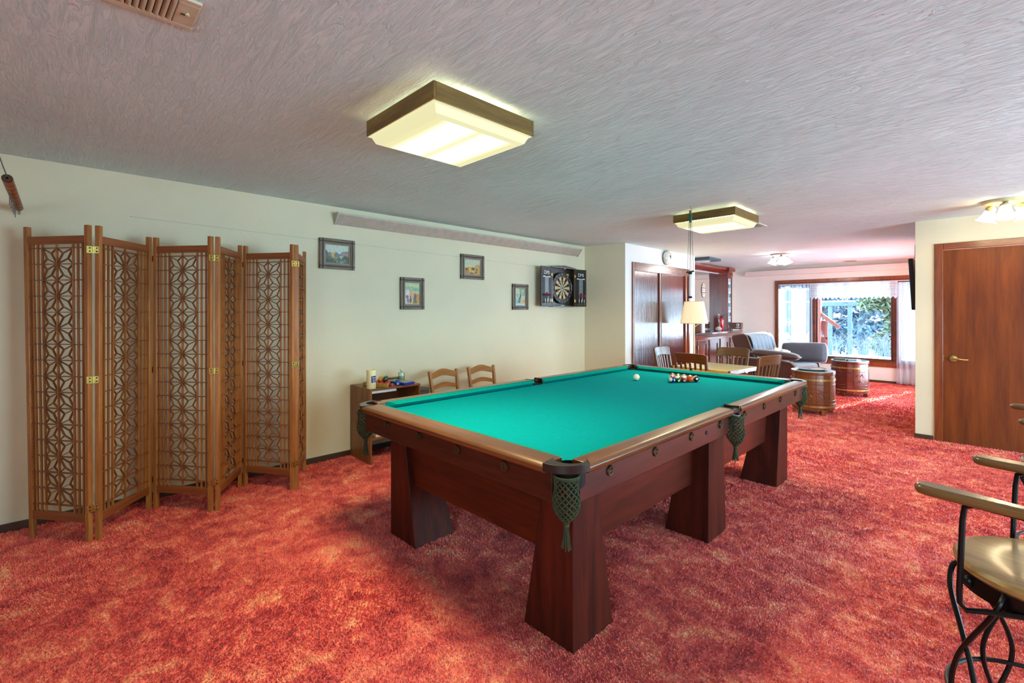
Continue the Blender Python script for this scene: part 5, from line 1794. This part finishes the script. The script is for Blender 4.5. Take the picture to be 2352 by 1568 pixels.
# base cabinet
cab = thing('base_cabinet', 'cherry base cabinet with panelled doors and crystal knobs under the back bar', 'cabinet', (-4.35, 8.62, 0))
cl, cd = 2.26, .44
M_CABR = wood('cabinet_cherry_z', '#5f241a', '#93483a', 'z', .2, .9)
M_CABX = wood('cabinet_cherry_y', '#5f241a', '#93483a', 'y', .2, .9)
g = G(); g.box(0, cd, 0, cl, .08, CZ - .045); g.ob('carcass', M_CABR, cab, bevel=.004)
g = G(); g.box(.0, cd - .05, .01, cl - .01, 0, .08); g.ob('plinth', M_CABX, cab)
g = G(); g.prism([(cd, CZ - .10), (cd + .012, CZ - .095), (cd + .03, CZ - .06), (cd + .036, CZ - .046), (cd, CZ - .046)], -.02, cl + .02, 'xz'); g.ob('cornice', M_CABX, cab, bevel=.002)
for _m in (M_CABR, M_CABX):
    _m.node_tree.nodes['Principled BSDF'].inputs['Coat IOR'].default_value = 2.1
M_CRY = glass('crystal', (.9, .92, .95), .35, .05)
nd = 4
for k in range(nd):
    y0 = .10 + k * (cl - .16) / nd
    y1 = y0 + (cl - .16) / nd - .07
    d = empty('door', cab, (cd, y0, 0))
    wd = y1 - y0
    zb, zt = .14, CZ - .145
    for (a, b_, c_, e_, m) in ((0, .075, zb, zt, M_CABR), (wd - .075, wd, zb, zt, M_CABR), (.075, wd - .075, zt - .085, zt, M_CABX), (.075, wd - .075, zb, zb + .085, M_CABX)):
        g = G(); g.box(.0, .020, a, b_, c_, e_); g.ob('frame_board', m, d, bevel=.003)
    g = G(); g.box(.0, .006, .075, wd - .075, zb + .085, zt - .085); g.ob('panel', M_CABR, d)
    hy = 0 if k % 2 == 0 else 0
    for z in (zt - .13, zb + .13):
        g = G(); g.cyl((.022, -.008, z - .035), (.022, -.008, z + .035), .007, n=8); g.box(.018, .022, -.03, .014, z - .028, z + .028); g.ob('hinge', M_HINGE, d)
    g = G(); g.lathe([(.0, .02), (.010, .02), (.008, .032), (.018, .045), (.019, .055), (.010, .064), (0, .066)], 14, (0, wd - .035, zt - .42), 'x'); g.ob('knob', M_CRY, d)
# counter
g = G(); g.box(-4.352, -3.862, 8.585, 10.93, CZ - .042, CZ)
tag(g.ob('countertop', plain('glossy_counter', '#5b4a47', .08, var=.08, coat=.7), bevel=.006), 'long glossy dark counter slab on the base cabinet under the mirror', 'countertop')
# extinguisher
M_FIRE = plain('fire_red', '#c01f2b', .2, coat=.5, var=.04)
t = thing('fire_extinguisher', 'red fire extinguisher standing on the counter in front of the carved column', 'extinguisher', (-4.13, 10.40, CZ))
g = G(); g.lathe([(.050, 0), (.055, .008), (.055, .235), (.048, .262), (.030, .28), (.016, .285), (.016, .30), (0, .30)], 24); g.ob('cylinder', M_FIRE, t)
g = G(); g.lathe([(.016, .285), (.02, .29), (.02, .315), (0, .318)], 12); g.tube([(.015, 0, .31), (.05, -.01, .30), (.06, -.012, .24)], .007, 8); g.ob('valve', M_BLK, t)
g = G(); g.bar((-.02, 0, .325), (.10, -.02, .345), .02, .006); g.bar((-.02, 0, .312), (.085, -.02, .315), .018, .005); g.ob('grip', M_BLK, t)
g = G(); g.bar((-.03, 0, .33), (-.075, .02, .36), .012, .005); g.ob('lever', plain('pin_silver', '#a9b4bb', .3, .8), t)
a0 = math.atan2(-10.4, 4.1)
arcpatch(.0556, a0 - 1.3, a0 - .35, .055, .175).ob('label', plain('tag_paper', '#c6cfc4', .6, var=.35, vscale=60), t)
# crystal rock, radio, strap box
t = thing('quartz_rock', 'pale pink crystal rock on the counter in front of the extinguisher', 'rock', (-4.02, 9.99, CZ))
rr = random.Random(5)
g = G(); g.sphere((0, 0, .045), .062, 9, 6, sc=(1.1, 1.0, .82)); g.v = [(x * rr.uniform(.85, 1.1), y * rr.uniform(.85, 1.1), max(0, z * rr.uniform(.9, 1.05))) for x, y, z in g.v]
g.ob('rock', plain('rose_quartz', '#cbb5ae', .4, var=.12, vscale=12), t, smooth=False)
t = thing('tabletop_radio', 'small walnut radio with a round dial at the right end of the counter', 'radio', (-3.985, 10.86, CZ))
g = G(); g.box(-.125, .125, -.055, .055, .022, .165); g.ob('case', wood('radio_walnut', '#4a1d14', '#6e3024', 'x', .4, .15), t, bevel=.004)
g = G(); g.box(-.112, .112, -.058, -.054, .034, .153); g.ob('grille', plain('radio_cloth', '#6b4a42', .8, var=.2, vscale=200), t)
g = G(); g.lathe([(.0, -.064), (.030, -.064), (.036, -.058), (.036, -.056), (0, -.056)], 24, (.055, 0, .115), 'y'); g.ob('dial', plain('dial_white', '#cdd2cc', .3), t)
g = G(); g.lathe([(.0, -.071), (.012, -.070), (.014, -.064), (0, -.064)], 16, (.055, 0, .115), 'y'); g.ob('dial_knob', plain('dial_grey', '#6c7472', .3, .4), t)
g = G(); g.prism(blob(.058, .058, .048, .017, 20), -.0605, -.056, 'xz'); g.ob('speaker_badge', MATS['dial_white'], t)
for k in range(3):
    g = G(); g.cyl((.030 + .028 * k, -.058, .058), (.030 + .028 * k, -.066, .058), .008, n=10); g.ob('knob', MATS['dial_grey'], t)
g = G(); g.box(-.10, -.075, -.0595, -.0575, .040, .046); g.ob('badge', M_WHT, t)
for x in (-.1, .1):
    for y in (-.04, .04):
        g = G(); g.cyl((x, y, 0), (x, y, .024), .008, n=8); g.ob('foot', M_BLK, t)
t = thing('wooden_case', 'small orange-brown wooden case with a chrome strap on the counter by the lamp', 'case', (-4.04, 9.06, CZ))
g = G(); g.box(-.13, .075, -.06, .06, 0, .21); g.ob('case_body', wood('case_wood', '#7c3a18', '#a85a2a', 'z', .35, .3), t, bevel=.004)
g = G(); g.box(.075, .105, -.06, .06, 0, .212); g.ob('white_edge', plain('white_edge', '#d2d6da', .4), t, bevel=.002)
g = G(); g.bar((-.10, -.063, .075), (.045, -.063, .175), .005, .016, (0, 0, 1)); g.ob('strap', plain('chrome_strap', '#c2c8cc', .15, .9), t)

# ================================================================ sofa
M_VELV = plain('grey_velvet', '#5f6771', .8, var=.08, vscale=6, sheen=.2)
M_BRN = plain('brown_velvet', '#4a2c20', .7, var=.15, vscale=8, sheen=.5)
M_WELT = plain('welt', '#8b7568', .6)
so = thing('tufted_sofa', 'low sofa with a tufted grey velvet back and brown sides facing right near the window', 'sofa', (-2.85, 9.72, 0))
# local: faces +X; y from -.72 to .72
def back_fn(u, v):
    y = -.60 + 1.24 * u
    z = .40 + .57 * v
    x = -.10 - .20 * v
    cols = 6
    ph = u * cols
    q = ph - math.floor(ph)
    ridge = math.sin(PI * q) ** .6
    pinch = math.exp(-((v - .48) / .13) ** 2)
    edge = min(1, v / .08, (1 - v) / .08) ** .5 if 0 < v < 1 else 0
    seam = (1 - ridge)
    x += .055 * edge * (.75 + .25 * ridge) - .05 * seam * pinch
    # hourglass shift of the channel
    return (x, y, z)
g = G(); g.grid(back_fn, 72, 30)
vs0 = list(g.v)
o = g.ob('tufted_back', M_VELV, so)
for k in range(1, 6):
    y = -.60 + 1.24 * k / 6
    g = G(); g.sphere((-.198, y, .675), .013, 10, 6); g.ob('button', M_VELV, so)
g = G(); g.prism([(-.10, .38), (-.30, .965), (-.38, .99), (-.56, .96), (-.58, .90), (-.40, .30), (-.12, .30)], -.62, .66, 'xz'); g.ob('back_frame', M_BRN, so, bevel=.03, seg=4)
for y in (-.622, .662):
    g = G(); g.tube([(-.11, y, .40), (-.20, y, .68), (-.305, y, .965), (-.37, y, .992)], .006, 6); g.ob('welt', M_WELT, so)
g = G(); g.box(-.42, .55, -.62, .62, .08, .30); g.ob('base', M_BRN, so, bevel=.02)
g = G(); g.box(-.12, .56, -.60, .62, .30, .42); g.ob('seat_cushion', M_BRN, so, bevel=.05, seg=4)
for s in (-1, 1):
    y0, y1 = (-.80, -.615) if s < 0 else (.62, .76)
    g = G(); g.prism([(-.50, .08), (.52, .08), (.58, .30), (.56, .44), (.46, .53), (.30, .555), (-.46, .57)], y0, y1, 'xz'); g.ob('arm', M_BRN, so, bevel=.03, seg=4)
    g = G(); g.tube([(-.46, y0 + .004, .565), (.30, y0 + .004, .55), (.46, y0 + .004, .525), (.555, y0 + .004, .44), (.58, y0 + .004, .30)], .009, 6); g.ob('welt', M_WELT, so)
for (x, y) in ((-.4, -.6), (.48, -.6), (-.4, .6), (.48, .6)):
    g = G(); g.cyl((x, y, 0), (x, y, .085), .022, .03, n=10); g.ob('leg', M_BLK, so)
def pillow(name, sx, sy, sz, m, label, loc, rot, pipe=None, cat='cushion'):
    t = thing(name, label, cat, loc)
    t.rotation_euler = rot
    def side(sg):
        def fn(u, v):
            a, b_ = 2 * u - 1, 2 * v - 1
            h = (max(0, (1 - a ** 4)) * max(0, (1 - b_ ** 4))) ** .55
            w_ = 1 - .04 * (1 - abs(a)) * abs(b_)
            q = 1 - .10 * abs(a * b_) ** 3 - .03 * (1 - b_ * b_) * a * a
            return (sx * a * q, sy * b_ * w_ * q, sg * sz * h)
        return fn
    g = G(); g.grid(side(1), 20, 16); g.grid(side(-1), 20, 16)
    g.ob('cover', m, t)
    g = G(); pts = []
    ed = [(-1 + i / 6, -1) for i in range(12)] + [(1, -1 + i / 6) for i in range(12)] + [(1 - i / 6, 1) for i in range(12)] + [(-1, 1 - i / 6) for i in range(12)]
    for a, b_ in ed:
        q = 1 - .10 * abs(a * b_) ** 3 - .03 * (1 - b_ * b_) * a * a
        pts.append((sx * a * q, sy * b_ * q * (1 - .04 * (1 - abs(a)) * abs(b_)), 0))
    g.tube(pts, .008, 6, True); g.ob('piping', pipe or m, t)
    return t
pillow('back_cushion', .38, .19, .10, plain('slate_velvet', '#3c3e47', .8, sheen=.15, var=.08), 'large slate-grey cushion leaning at the far end of the sofa', (-2.49, 10.15, .622), (math.radians(82), math.radians(-2), math.radians(4)), plain('pale_piping', '#b9c4cc', .6))
pillow('arm_bolster', .40, .115, .072, plain('dark_brown_plush', '#3a241d', .75, sheen=.5, var=.2), 'dark brown bolster cushion lying along the near sofa arm', (-2.64, 8.985, .642), (0, math.radians(4), math.radians(2)))
M_FLORAL, nt, b = new_mat('floral_cloth')
v = coords(nt); vo = node(nt, 'ShaderNodeTexVoronoi'); vo.inputs['Scale'].default_value = 22; nt.links.new(v, vo.inputs['Vector'])
nt.links.new(ramp(nt, vo.outputs['Distance'], [(.18, '#9c3f45'), (.34, '#7c8462'), (.5, '#d9cfc0')]), b.inputs['Base Color']); b.inputs['Roughness'].default_value = .8
pillow('floral_pillow', .15, .12, .055, M_FLORAL, 'cream and red floral pillow on the sofa beside the slate cushion', (-2.80, 9.86, .575), (math.radians(68), math.radians(12), math.radians(20)))

# ================================================================ two carved barrel tables
M_STV = [wood('stave_wood_%d' % k, a, b_, 'z', .3, .3, 1.0, (.2, .8)) for k, (a, b_) in enumerate((('#5f2a10', '#8f4c1e'), ('#68300f', '#9c5a22'), ('#56250f', '#84431c')))]
M_STD = [wood('dark_stave_wood_%d' % k, a, b_, 'z', .28, .35, 1.0, (.2, .8)) for k, (a, b_) in enumerate((('#45170c', '#6c2a16'), ('#4c1a0d', '#76301a'), ('#3f150b', '#632614')))]
M_BAND = plain('brass_band', '#b08a4e', .35, .7, .3, 30)
M_GTOP = plain('green_glass_top', '#4f8f78', .06, var=.05, coat=.8)
M_GRIM = plain('pale_glass_rim', '#b9cdd2', .08, coat=.8, var=.05)
def barrel(loc, rz, label, staves, carve):
    t = thing('barrel_table', label, 'barrel', loc, rz)
    r = .260
    n = 18
    prof = [(.965, .065), (.985, .15), (1.0, .30), (.99, .45), (.975, .545)]
    for k in range(n):
        a0 = 2 * PI * k / n + .006
        a1 = 2 * PI * (k + 1) / n - .006
        vs, fs = [], []
        for (f_, z) in prof:
            for q in range(3):
                a = a0 + (a1 - a0) * q / 2
                vs.append((r * f_ * math.cos(a), r * f_ * math.sin(a), z))
            for q in range(2, -1, -1):
                a = a0 + (a1 - a0) * q / 2
                vs.append(((r * f_ - .02) * math.cos(a), (r * f_ - .02) * math.sin(a), z))
        for i in range(len(prof) - 1):
            for q in range(6):
                fs.append((i * 6 + q, i * 6 + (q + 1) % 6, (i + 1) * 6 + (q + 1) % 6, (i + 1) * 6 + q))
        fs.append(tuple(range(5, -1, -1))); fs.append(tuple((len(prof) - 1) * 6 + q for q in range(6)))
        g = G(); g.add(vs, fs)
        g.ob('stave', staves[(k * 2 + k // 3) % 3], t)
    for (z0, z1) in ((.105, .128), (.462, .488)):
        rr = r * (.99 if z0 < .2 else .992) + .003
        g = G(); g.lathe([(rr - .002, z0), (rr + .003, z0), (rr + .003, z1), (rr - .002, z1)], 48, close=False); bd_ = g.ob('band', M_BAND, t)
        g = G()
        for q in range(40):
            a = q * 2 * PI / 40
            g.sphere(((rr + .004) * math.cos(a), (rr + .004) * math.sin(a), (z0 + z1) / 2), .0045, 6, 4)
        sd = g.ob('stud', M_BAND, bd_); sd['kind'] = 'stuff'
    for z in (.155, .20, .415):
        g = G(); g.tube([((r * 1.0) * math.cos(i * PI / 24), (r * 1.0) * math.sin(i * PI / 24), z) for i in range(48)], .0035, 5, True); g.ob('turned_line', staves[2], t)
    g = G(); g.lathe([(.0, .540), (r * 1.0, .540), (r * 1.015, .555), (r * 1.01, .578), (0, .578)], 48); g.ob('top_board', staves[0], t)
    g = G(); g.lathe([(r * .80, .5785), (r * 1.005, .5785), (r * 1.01, .584), (r * 1.0, .588), (r * .80, .588)], 48, close=False); g.ob('rim_glass', M_GRIM, t)
    g = G(); g.lathe([(0, .578), (r * .80, .578), (r * .80, .5875), (0, .5875)], 48); g.ob('green_top', M_GTOP, t)
    for q in range(4):
        a = q * PI / 2 + .5
        g = G(); g.box(-.03, .03, -.02, .02, 0, .075); g.xf(Matrix.Translation((.225 * math.cos(a), .225 * math.sin(a), 0)) @ Matrix.Rotation(a, 4, 'Z')); g.ob('leg', staves[1], t, bevel=.004)
    # carved relief: running animal and plants
    ca_ = math.atan2(-loc[1], -loc[0]) - rz
    def R(u, z):
        a = ca_ + u / r
        return ((r + .0015) * math.cos(a), (r + .0015) * math.sin(a), z)
    for path in carve:
        g = G(); g.tube([R(*p) for p in path], .0048, 6); g.ob('carving', staves[2], t)
    return t
horse = [[(-.16, .33), (-.10, .345), (-.05, .35), (.02, .362), (.08, .345), (.12, .31)], [(-.05, .35), (-.065, .30), (-.10, .285), (-.09, .25)], [(-.02, .31), (.04, .30), (.09, .31)], [(.09, .31), (.13, .27), (.16, .235)], [(.07, .30), (.08, .26), (.11, .22)],
         [(.12, .33), (.17, .31), (.20, .315)], [(-.13, .33), (-.16, .30), (-.19, .27)], [(-.02, .31), (-.03, .27), (-.005, .24)], [(.18, .23), (.20, .27), (.21, .22)], [(-.15, .36), (-.17, .345), (-.16, .335)], [(-.20, .25), (-.14, .25), (-.12, .235)]]
scroll = [[(-.18, .38), (-.14, .34), (-.17, .30), (-.20, .33), (-.17, .35)], [(-.10, .26), (-.04, .33), (.02, .30), (-.02, .25)], [(.02, .36), (.08, .33), (.12, .37), (.08, .39)], [(.10, .24), (.15, .28), (.19, .24)], [(-.12, .40), (-.05, .385), (.03, .40)], [(.14, .34), (.18, .38), (.20, .33)], [(-.16, .24), (-.12, .28)], [(.02, .24), (.06, .275), (.09, .245)]]
barrel((-1.735, 7.52, 0), .2, 'carved orange-brown barrel table nearer the pool table', M_STV, horse)
barrel((-1.655, 9.47, 0), .9, 'darker red-brown barrel table nearer the window', M_STD, scroll)
BT = .588
t = thing('serving_tray', 'oval dark tray with a white rim on the nearer barrel top', 'tray', (-1.755, 7.55, BT), .2)
g = G(); g.lathe([(0, 0), (.155, 0), (.185, .014), (.188, .018), (.182, .018), (.15, .006), (0, .006)], 40); g.ob('tray_body', plain('tray_mauve', '#8c8590', .25, coat=.4), t)
g = G(); g.tube([(.187 * math.cos(i * PI / 20), .187 * math.sin(i * PI / 20), .018) for i in range(40)], .003, 6, True); g.ob('rim', M_WHT, t)
g = G(); g.lathe([(.05, .006), (.075, .012), (.085, .02), (.08, .021), (.048, .008)], 28, (.07, -.05, .0), close=False); g.ob('saucer_ring', M_WHT, t)
t = thing('white_coaster', 'crumpled white napkin beside the tray on the nearer barrel', 'napkin', (-1.905, 7.38, BT), .3)
g = G(); g.grid(lambda u, v: ((u - .5) * .07, (v - .5) * .06, .006 + .012 * abs(math.sin(9 * u + 4 * v)) * math.sin(PI * u)), 10, 10); g.ob('napkin', M_WHT, t, solid=.002)
t = thing('remote_control', 'black remote control on the barrel top nearer the window', 'remote', (-1.62, 9.40, BT), 1.0)
g = G(); g.box(-.09, .09, -.022, .022, 0, .02); g.ob('body', plain('remote_black', '#1d2b36', .35), t, bevel=.005)
for k in range(6):
    g = G(); g.box(-.07 + .024 * k, -.055 + .024 * k, -.012, .012, .02, .0225); g.ob('button', plain('dial_grey2', '#6c7472', .5), t)
t = thing('dark_box', 'small flat grey-green box on the barrel top nearer the window', 'box', (-1.79, 9.42, BT), .5)
g = G(); g.box(-.07, .07, -.045, .045, 0, .03); g.ob('body', plain('box_olive', '#4c5346', .5), t, bevel=.003)

# ================================================================ television on the far right wall
tv = thing('television', 'black flat television tilted on the far right wall, seen edge-on', 'television', (-.672, 7.95, 1.735))
tv.rotation_euler = (0, math.radians(-3.0), 0)
g = G(); g.box(-.03, .012, -.45, .45, -.315, .315); g.ob('case', plain('tv_black', '#0c1518', .35), tv, bevel=.006)
g = G(); g.box(-.032, -.0295, -.435, .435, -.30, .30); g.ob('screen', plain('tv_screen', '#0a1c24', .08, var=.02), tv)
g = G(); g.box(.012, .078, -.10, .10, -.06, .06); g.ob('wall_bracket', M_BLK, tv)
g = G(); g.box(-.0335, -.0315, -.445, -.43, .26, .275); g.ob('sticker', plain('yellow_label', '#b9a640', .5), tv)
t = thing('wall_speaker', 'small white speaker box high on the far right wall above the television', 'speaker', (-.59, 7.30, 2.10))
g = G(); g.box(-.045, 0, -.06, .06, -.10, .10); g.ob('case', plain('speaker_white', '#cfd2d6', .4), t, bevel=.015, seg=3)
g = G(); g.box(-.047, -.045, -.045, .045, -.08, .08); g.ob('grille', plain('speaker_grey', '#a7adb3', .6), t)

# ================================================================ bar stools
M_SEAT = wood('stool_oak', '#6b4a22', '#b08a50', 'x', .3, .4, 1.6, (.2, .8))
M_ARM = wood('stool_arm_oak', '#4a2f14', '#84602f', 'x', .25, .5, 1.4, (.2, .8))
M_IRON = plain('black_iron', '#15110e', .35, .6, .2)
def stool():
    t = thing('bar_stool', 'x', 'bar stool')
    SZ = .75
    r = .195
    g = G(); g.lathe([(0, SZ - .034), (r - .012, SZ - .034), (r - .002, SZ - .026), (r, SZ - .014), (r - .006, SZ - .004), (r - .02, SZ), (r * .5, SZ - .006), (0, SZ - .008)], 56); g.ob('seat', M_SEAT, t)
    g = G(); g.lathe([(r - .014, SZ - .075), (r - .010, SZ - .075), (r - .010, SZ - .036), (r - .014, SZ - .036)], 48, close=False); g.ob('apron_ring', M_IRON, t, solid=.002)
    # legs: two wires each, crossing twice
    for q in range(4):
        a = PI / 4 + q * PI / 2
        lg = G()
        rad, tan = Vector((math.cos(a), math.sin(a), 0)), Vector((-math.sin(a), math.cos(a), 0))
        for s in (-1, 1):
            pts = []
            for (z, off, rr) in ((.712, .080, .160), (.692, .092, .176), (.64, .075, .190), (.57, .030, .195), (.50, -.012, .198), (.43, -.036, .20), (.37, -.034, .203), (.30, -.012, .207), (.22, .016, .213), (.12, .012, .222), (.0, .004, .235)):
                pts.append(rad * rr + tan * (off * s) + Vector((0, 0, z)) + rad * (.004 * s))
            # smooth
            sm = []
            for i in range(len(pts) - 1):
                p0, p1, p2, p3 = pts[max(i - 1, 0)], pts[i], pts[i + 1], pts[min(i + 2, len(pts) - 1)]
                for k in range(4):
                    u = k / 4
                    sm.append(.5 * ((2 * p1) + (p2 - p0) * u + (2 * p0 - 5 * p1 + 4 * p2 - p3) * u * u + (3 * p1 - p0 - 3 * p2 + p3) * u ** 3))
            sm.append(pts[-1])
            lg.tube(sm, .0062, 8)
        lg.ob('leg', M_IRON, t)
        g = G(); g.lathe([(0, 0), (.012, 0), (.013, .006), (0, .012)], 12, (rad.x * .235, rad.y * .235, 0)); g.ob('foot', M_IRON, t)
        g = G(); p = rad * (r - .006) + Vector((0, 0, SZ - .052)); g.sphere(p, .014, 10, 8, sc=(.8, .8, 1)); g.ob('bolt', M_IRON, t)
    g = G(); g.tube([(.206 * math.cos(i * PI / 20), .206 * math.sin(i * PI / 20), .375) for i in range(40)], .0062, 8, True); g.ob('foot_ring', M_IRON, t)
    # arms run along X; tip at -X
    for s in (-1, 1):
        y = s * .222
        outline = [(-.215, 0.010), (-.205, .028), (-.17, .034), (-.12, .030), (-.02, .020), (.10, .016), (.20, .020), (.20, -.016), (.08, -.018), (-.04, -.022), (-.12, -.028), (-.17, -.030), (-.205, -.024), (-.215, -.006)]
        g = G(); g.prism([(u, v) for u, v in outline], .925, .950); g.ob('arm', M_ARM, t, bevel=.009, seg=3, loc=(0, y, 0))
        g = G(); g.tube([(.12, y, .925), (-.10, y, .925), (-.118, y, .915), (-.122, y, .88), (-.128, y, .70), (-.128, y * .98, .672), (-.118, y * .94, .655), (-.08, y * .90, .668), (-.04, y * .86, .678), (.0, y * .84, .69)], .0065, 8); g.ob('arm_post', M_IRON, t)
        g = G(); g.tube([(.19, y, .938), (.20, y * .9, .80), (.15, y * .80, .70)], .0065, 8); g.ob('arm_brace', M_IRON, t)
    # back rest
    n = 14
    vs, fs = [], []
    for i in range(n + 1):
        u = -1 + 2 * i / n
        y = u * .222
        x = .215 + .035 * (1 - u * u)
        for (dx, z) in ((-.010, 1.03), (.010, 1.03), (.012, 1.13), (-.008, 1.13)):
            vs.append((x + dx + (z - 1.03) * .25, y, z))
    for i in range(n):
        for q in range(4):
            fs.append((i * 4 + q, i * 4 + (q + 1) % 4, (i + 1) * 4 + (q + 1) % 4, (i + 1) * 4 + q))
    fs += [(0, 1, 2, 3), (n * 4 + 3, n * 4 + 2, n * 4 + 1, n * 4)]
    g = G(); g.add(vs, fs); g.ob('backrest', M_ARM, t, bevel=.006)
    for s in (-1, 1):
        g = G(); g.tube([(.15, s * .12, .71), (.20, s * .15, .80), (.245, s * .17, 1.06)], .0065, 8); g.ob('back_wire', M_IRON, t)
    return t
s1 = stool()
s2 = copy_tree(s1)
s1.location = (.118, 1.80, 0); s1.rotation_euler.z = math.radians(-13)
s2.location = (.285, 3.12, 0); s2.rotation_euler.z = math.radians(2)
s1['label'] = 'wrought-iron bar stool with round oak seat, nearest the camera at the right edge'
s2['label'] = 'wrought-iron bar stool farther back at the right edge, barely in frame'
for o in (s1, s2):
    o['group'] = 'bar stools at the right'

# ================================================================ carpet pile
def carpet_pile():
    rng = np.random.default_rng(11)
    yaw = math.radians(45.844)
    fx, fy = -math.sin(yaw), math.cos(yaw)
    rx, ry = math.cos(yaw), math.sin(yaw)
    xs, ys, hs_ = [], [], []
    # density falls with distance
    for (d0, d1, dens, hgt) in ((1.2, 2.6, 27000, .0085), (2.6, 4.2, 15000, .0095), (4.2, 6.2, 7500, .011), (6.2, 12.0, 6500, .011)):
        A = 1.15 * (d1 + d0) * (d1 - d0) 
        n = int(A * dens * 1.06)
        dd = np.sqrt(rng.uniform(d0 * d0, d1 * d1, n))
        uu = rng.uniform(-1.14, 1.14, n)
        x = fx * dd + rx * dd * uu
        y = fy * dd + ry * dd * uu
        xs.append(x); ys.append(y); hs_.append(np.full(n, hgt))
    x = np.concatenate(xs); y = np.concatenate(ys); h = np.concatenate(hs_)
    ok = (x > W + .02) & (y > YB + .05) & (x < XR - .05) & (y < YF - .02)
    ok &= ~((x < XC + .01) & (y > 5.78) & (y < 8.18)) & ~((x > -.60) & (y > YD - .02))
    x, y, h = x[ok], y[ok], h[ok]
    n = len(x)
    # lean follows slow swirls so that the pile lies in tracks
    ang = 2.2 * np.sin(1.9 * x + .7 * y) + 1.7 * np.sin(2.3 * y - 1.1 * x + 1) + rng.normal(0, .9, n)
    lean = rng.uniform(.2, .8, n) * h
    ph = y * 2 * PI / .095 + 1.8 * np.sin(3.1 * x + 1.3 * y) + 1.2 * np.sin(7.3 * x - 4 * y) + .5 * x
    ph2 = y * 2 * PI / .21 + 2.0 * np.sin(2.3 * x + 2) + 1.1 * np.sin(5.1 * x + 3.3 * y)
    groove = np.clip(np.sin(ph), 0, 1) ** 3 * .38 + np.clip(np.sin(ph2), 0, 1) ** 4 * .34
    hh = h * rng.uniform(.7, 1.05, n) * 1.15 * (1 - groove * np.clip(.35 + .45 * (x + 3.2) / 2.5, .25, 1))
    tx, ty = x + lean * np.cos(ang), y + lean * np.sin(ang)
    wd = rng.uniform(.0020, .0036, n) * np.clip(3.4 / (x * fx + y * fy) * 0 + (x * fx + y * fy) / 2.6, 1, 1.7)
    pa = ang + PI / 2 + rng.normal(0, .6, n)
    px, py = wd * np.cos(pa), wd * np.sin(pa)
    V = np.empty((n, 4, 3), np.float32)
    V[:, 0] = np.stack([x - px, y - py, np.full(n, -.002)], 1)
    V[:, 1] = np.stack([x + px, y + py, np.full(n, -.002)], 1)
    V[:, 2] = np.stack([tx + px * .7, ty + py * .7, hh], 1)
    V[:, 3] = np.stack([tx - px * .7, ty - py * .7, hh * .96], 1)
    me = bpy.data.meshes.new('carpet_pile')
    me.vertices.add(n * 4); me.loops.add(n * 4); me.polygons.add(n)
    me.vertices.foreach_set('co', V.reshape(-1))
    me.loops.foreach_set('vertex_index', np.arange(n * 4, dtype=np.int32))
    me.polygons.foreach_set('loop_start', np.arange(0, n * 4, 4, dtype=np.int32))
    me.polygons.foreach_set('loop_total', np.full(n, 4, np.int32))
    me.update()
    me.materials.append(M_CARPET)
    o = bpy.data.objects.new('carpet_pile', me)
    COL.objects.link(o)
    o['kind'] = 'stuff'
    o.parent = bpy.data.objects['floor']
    print('carpet tufts', n)
carpet_pile()
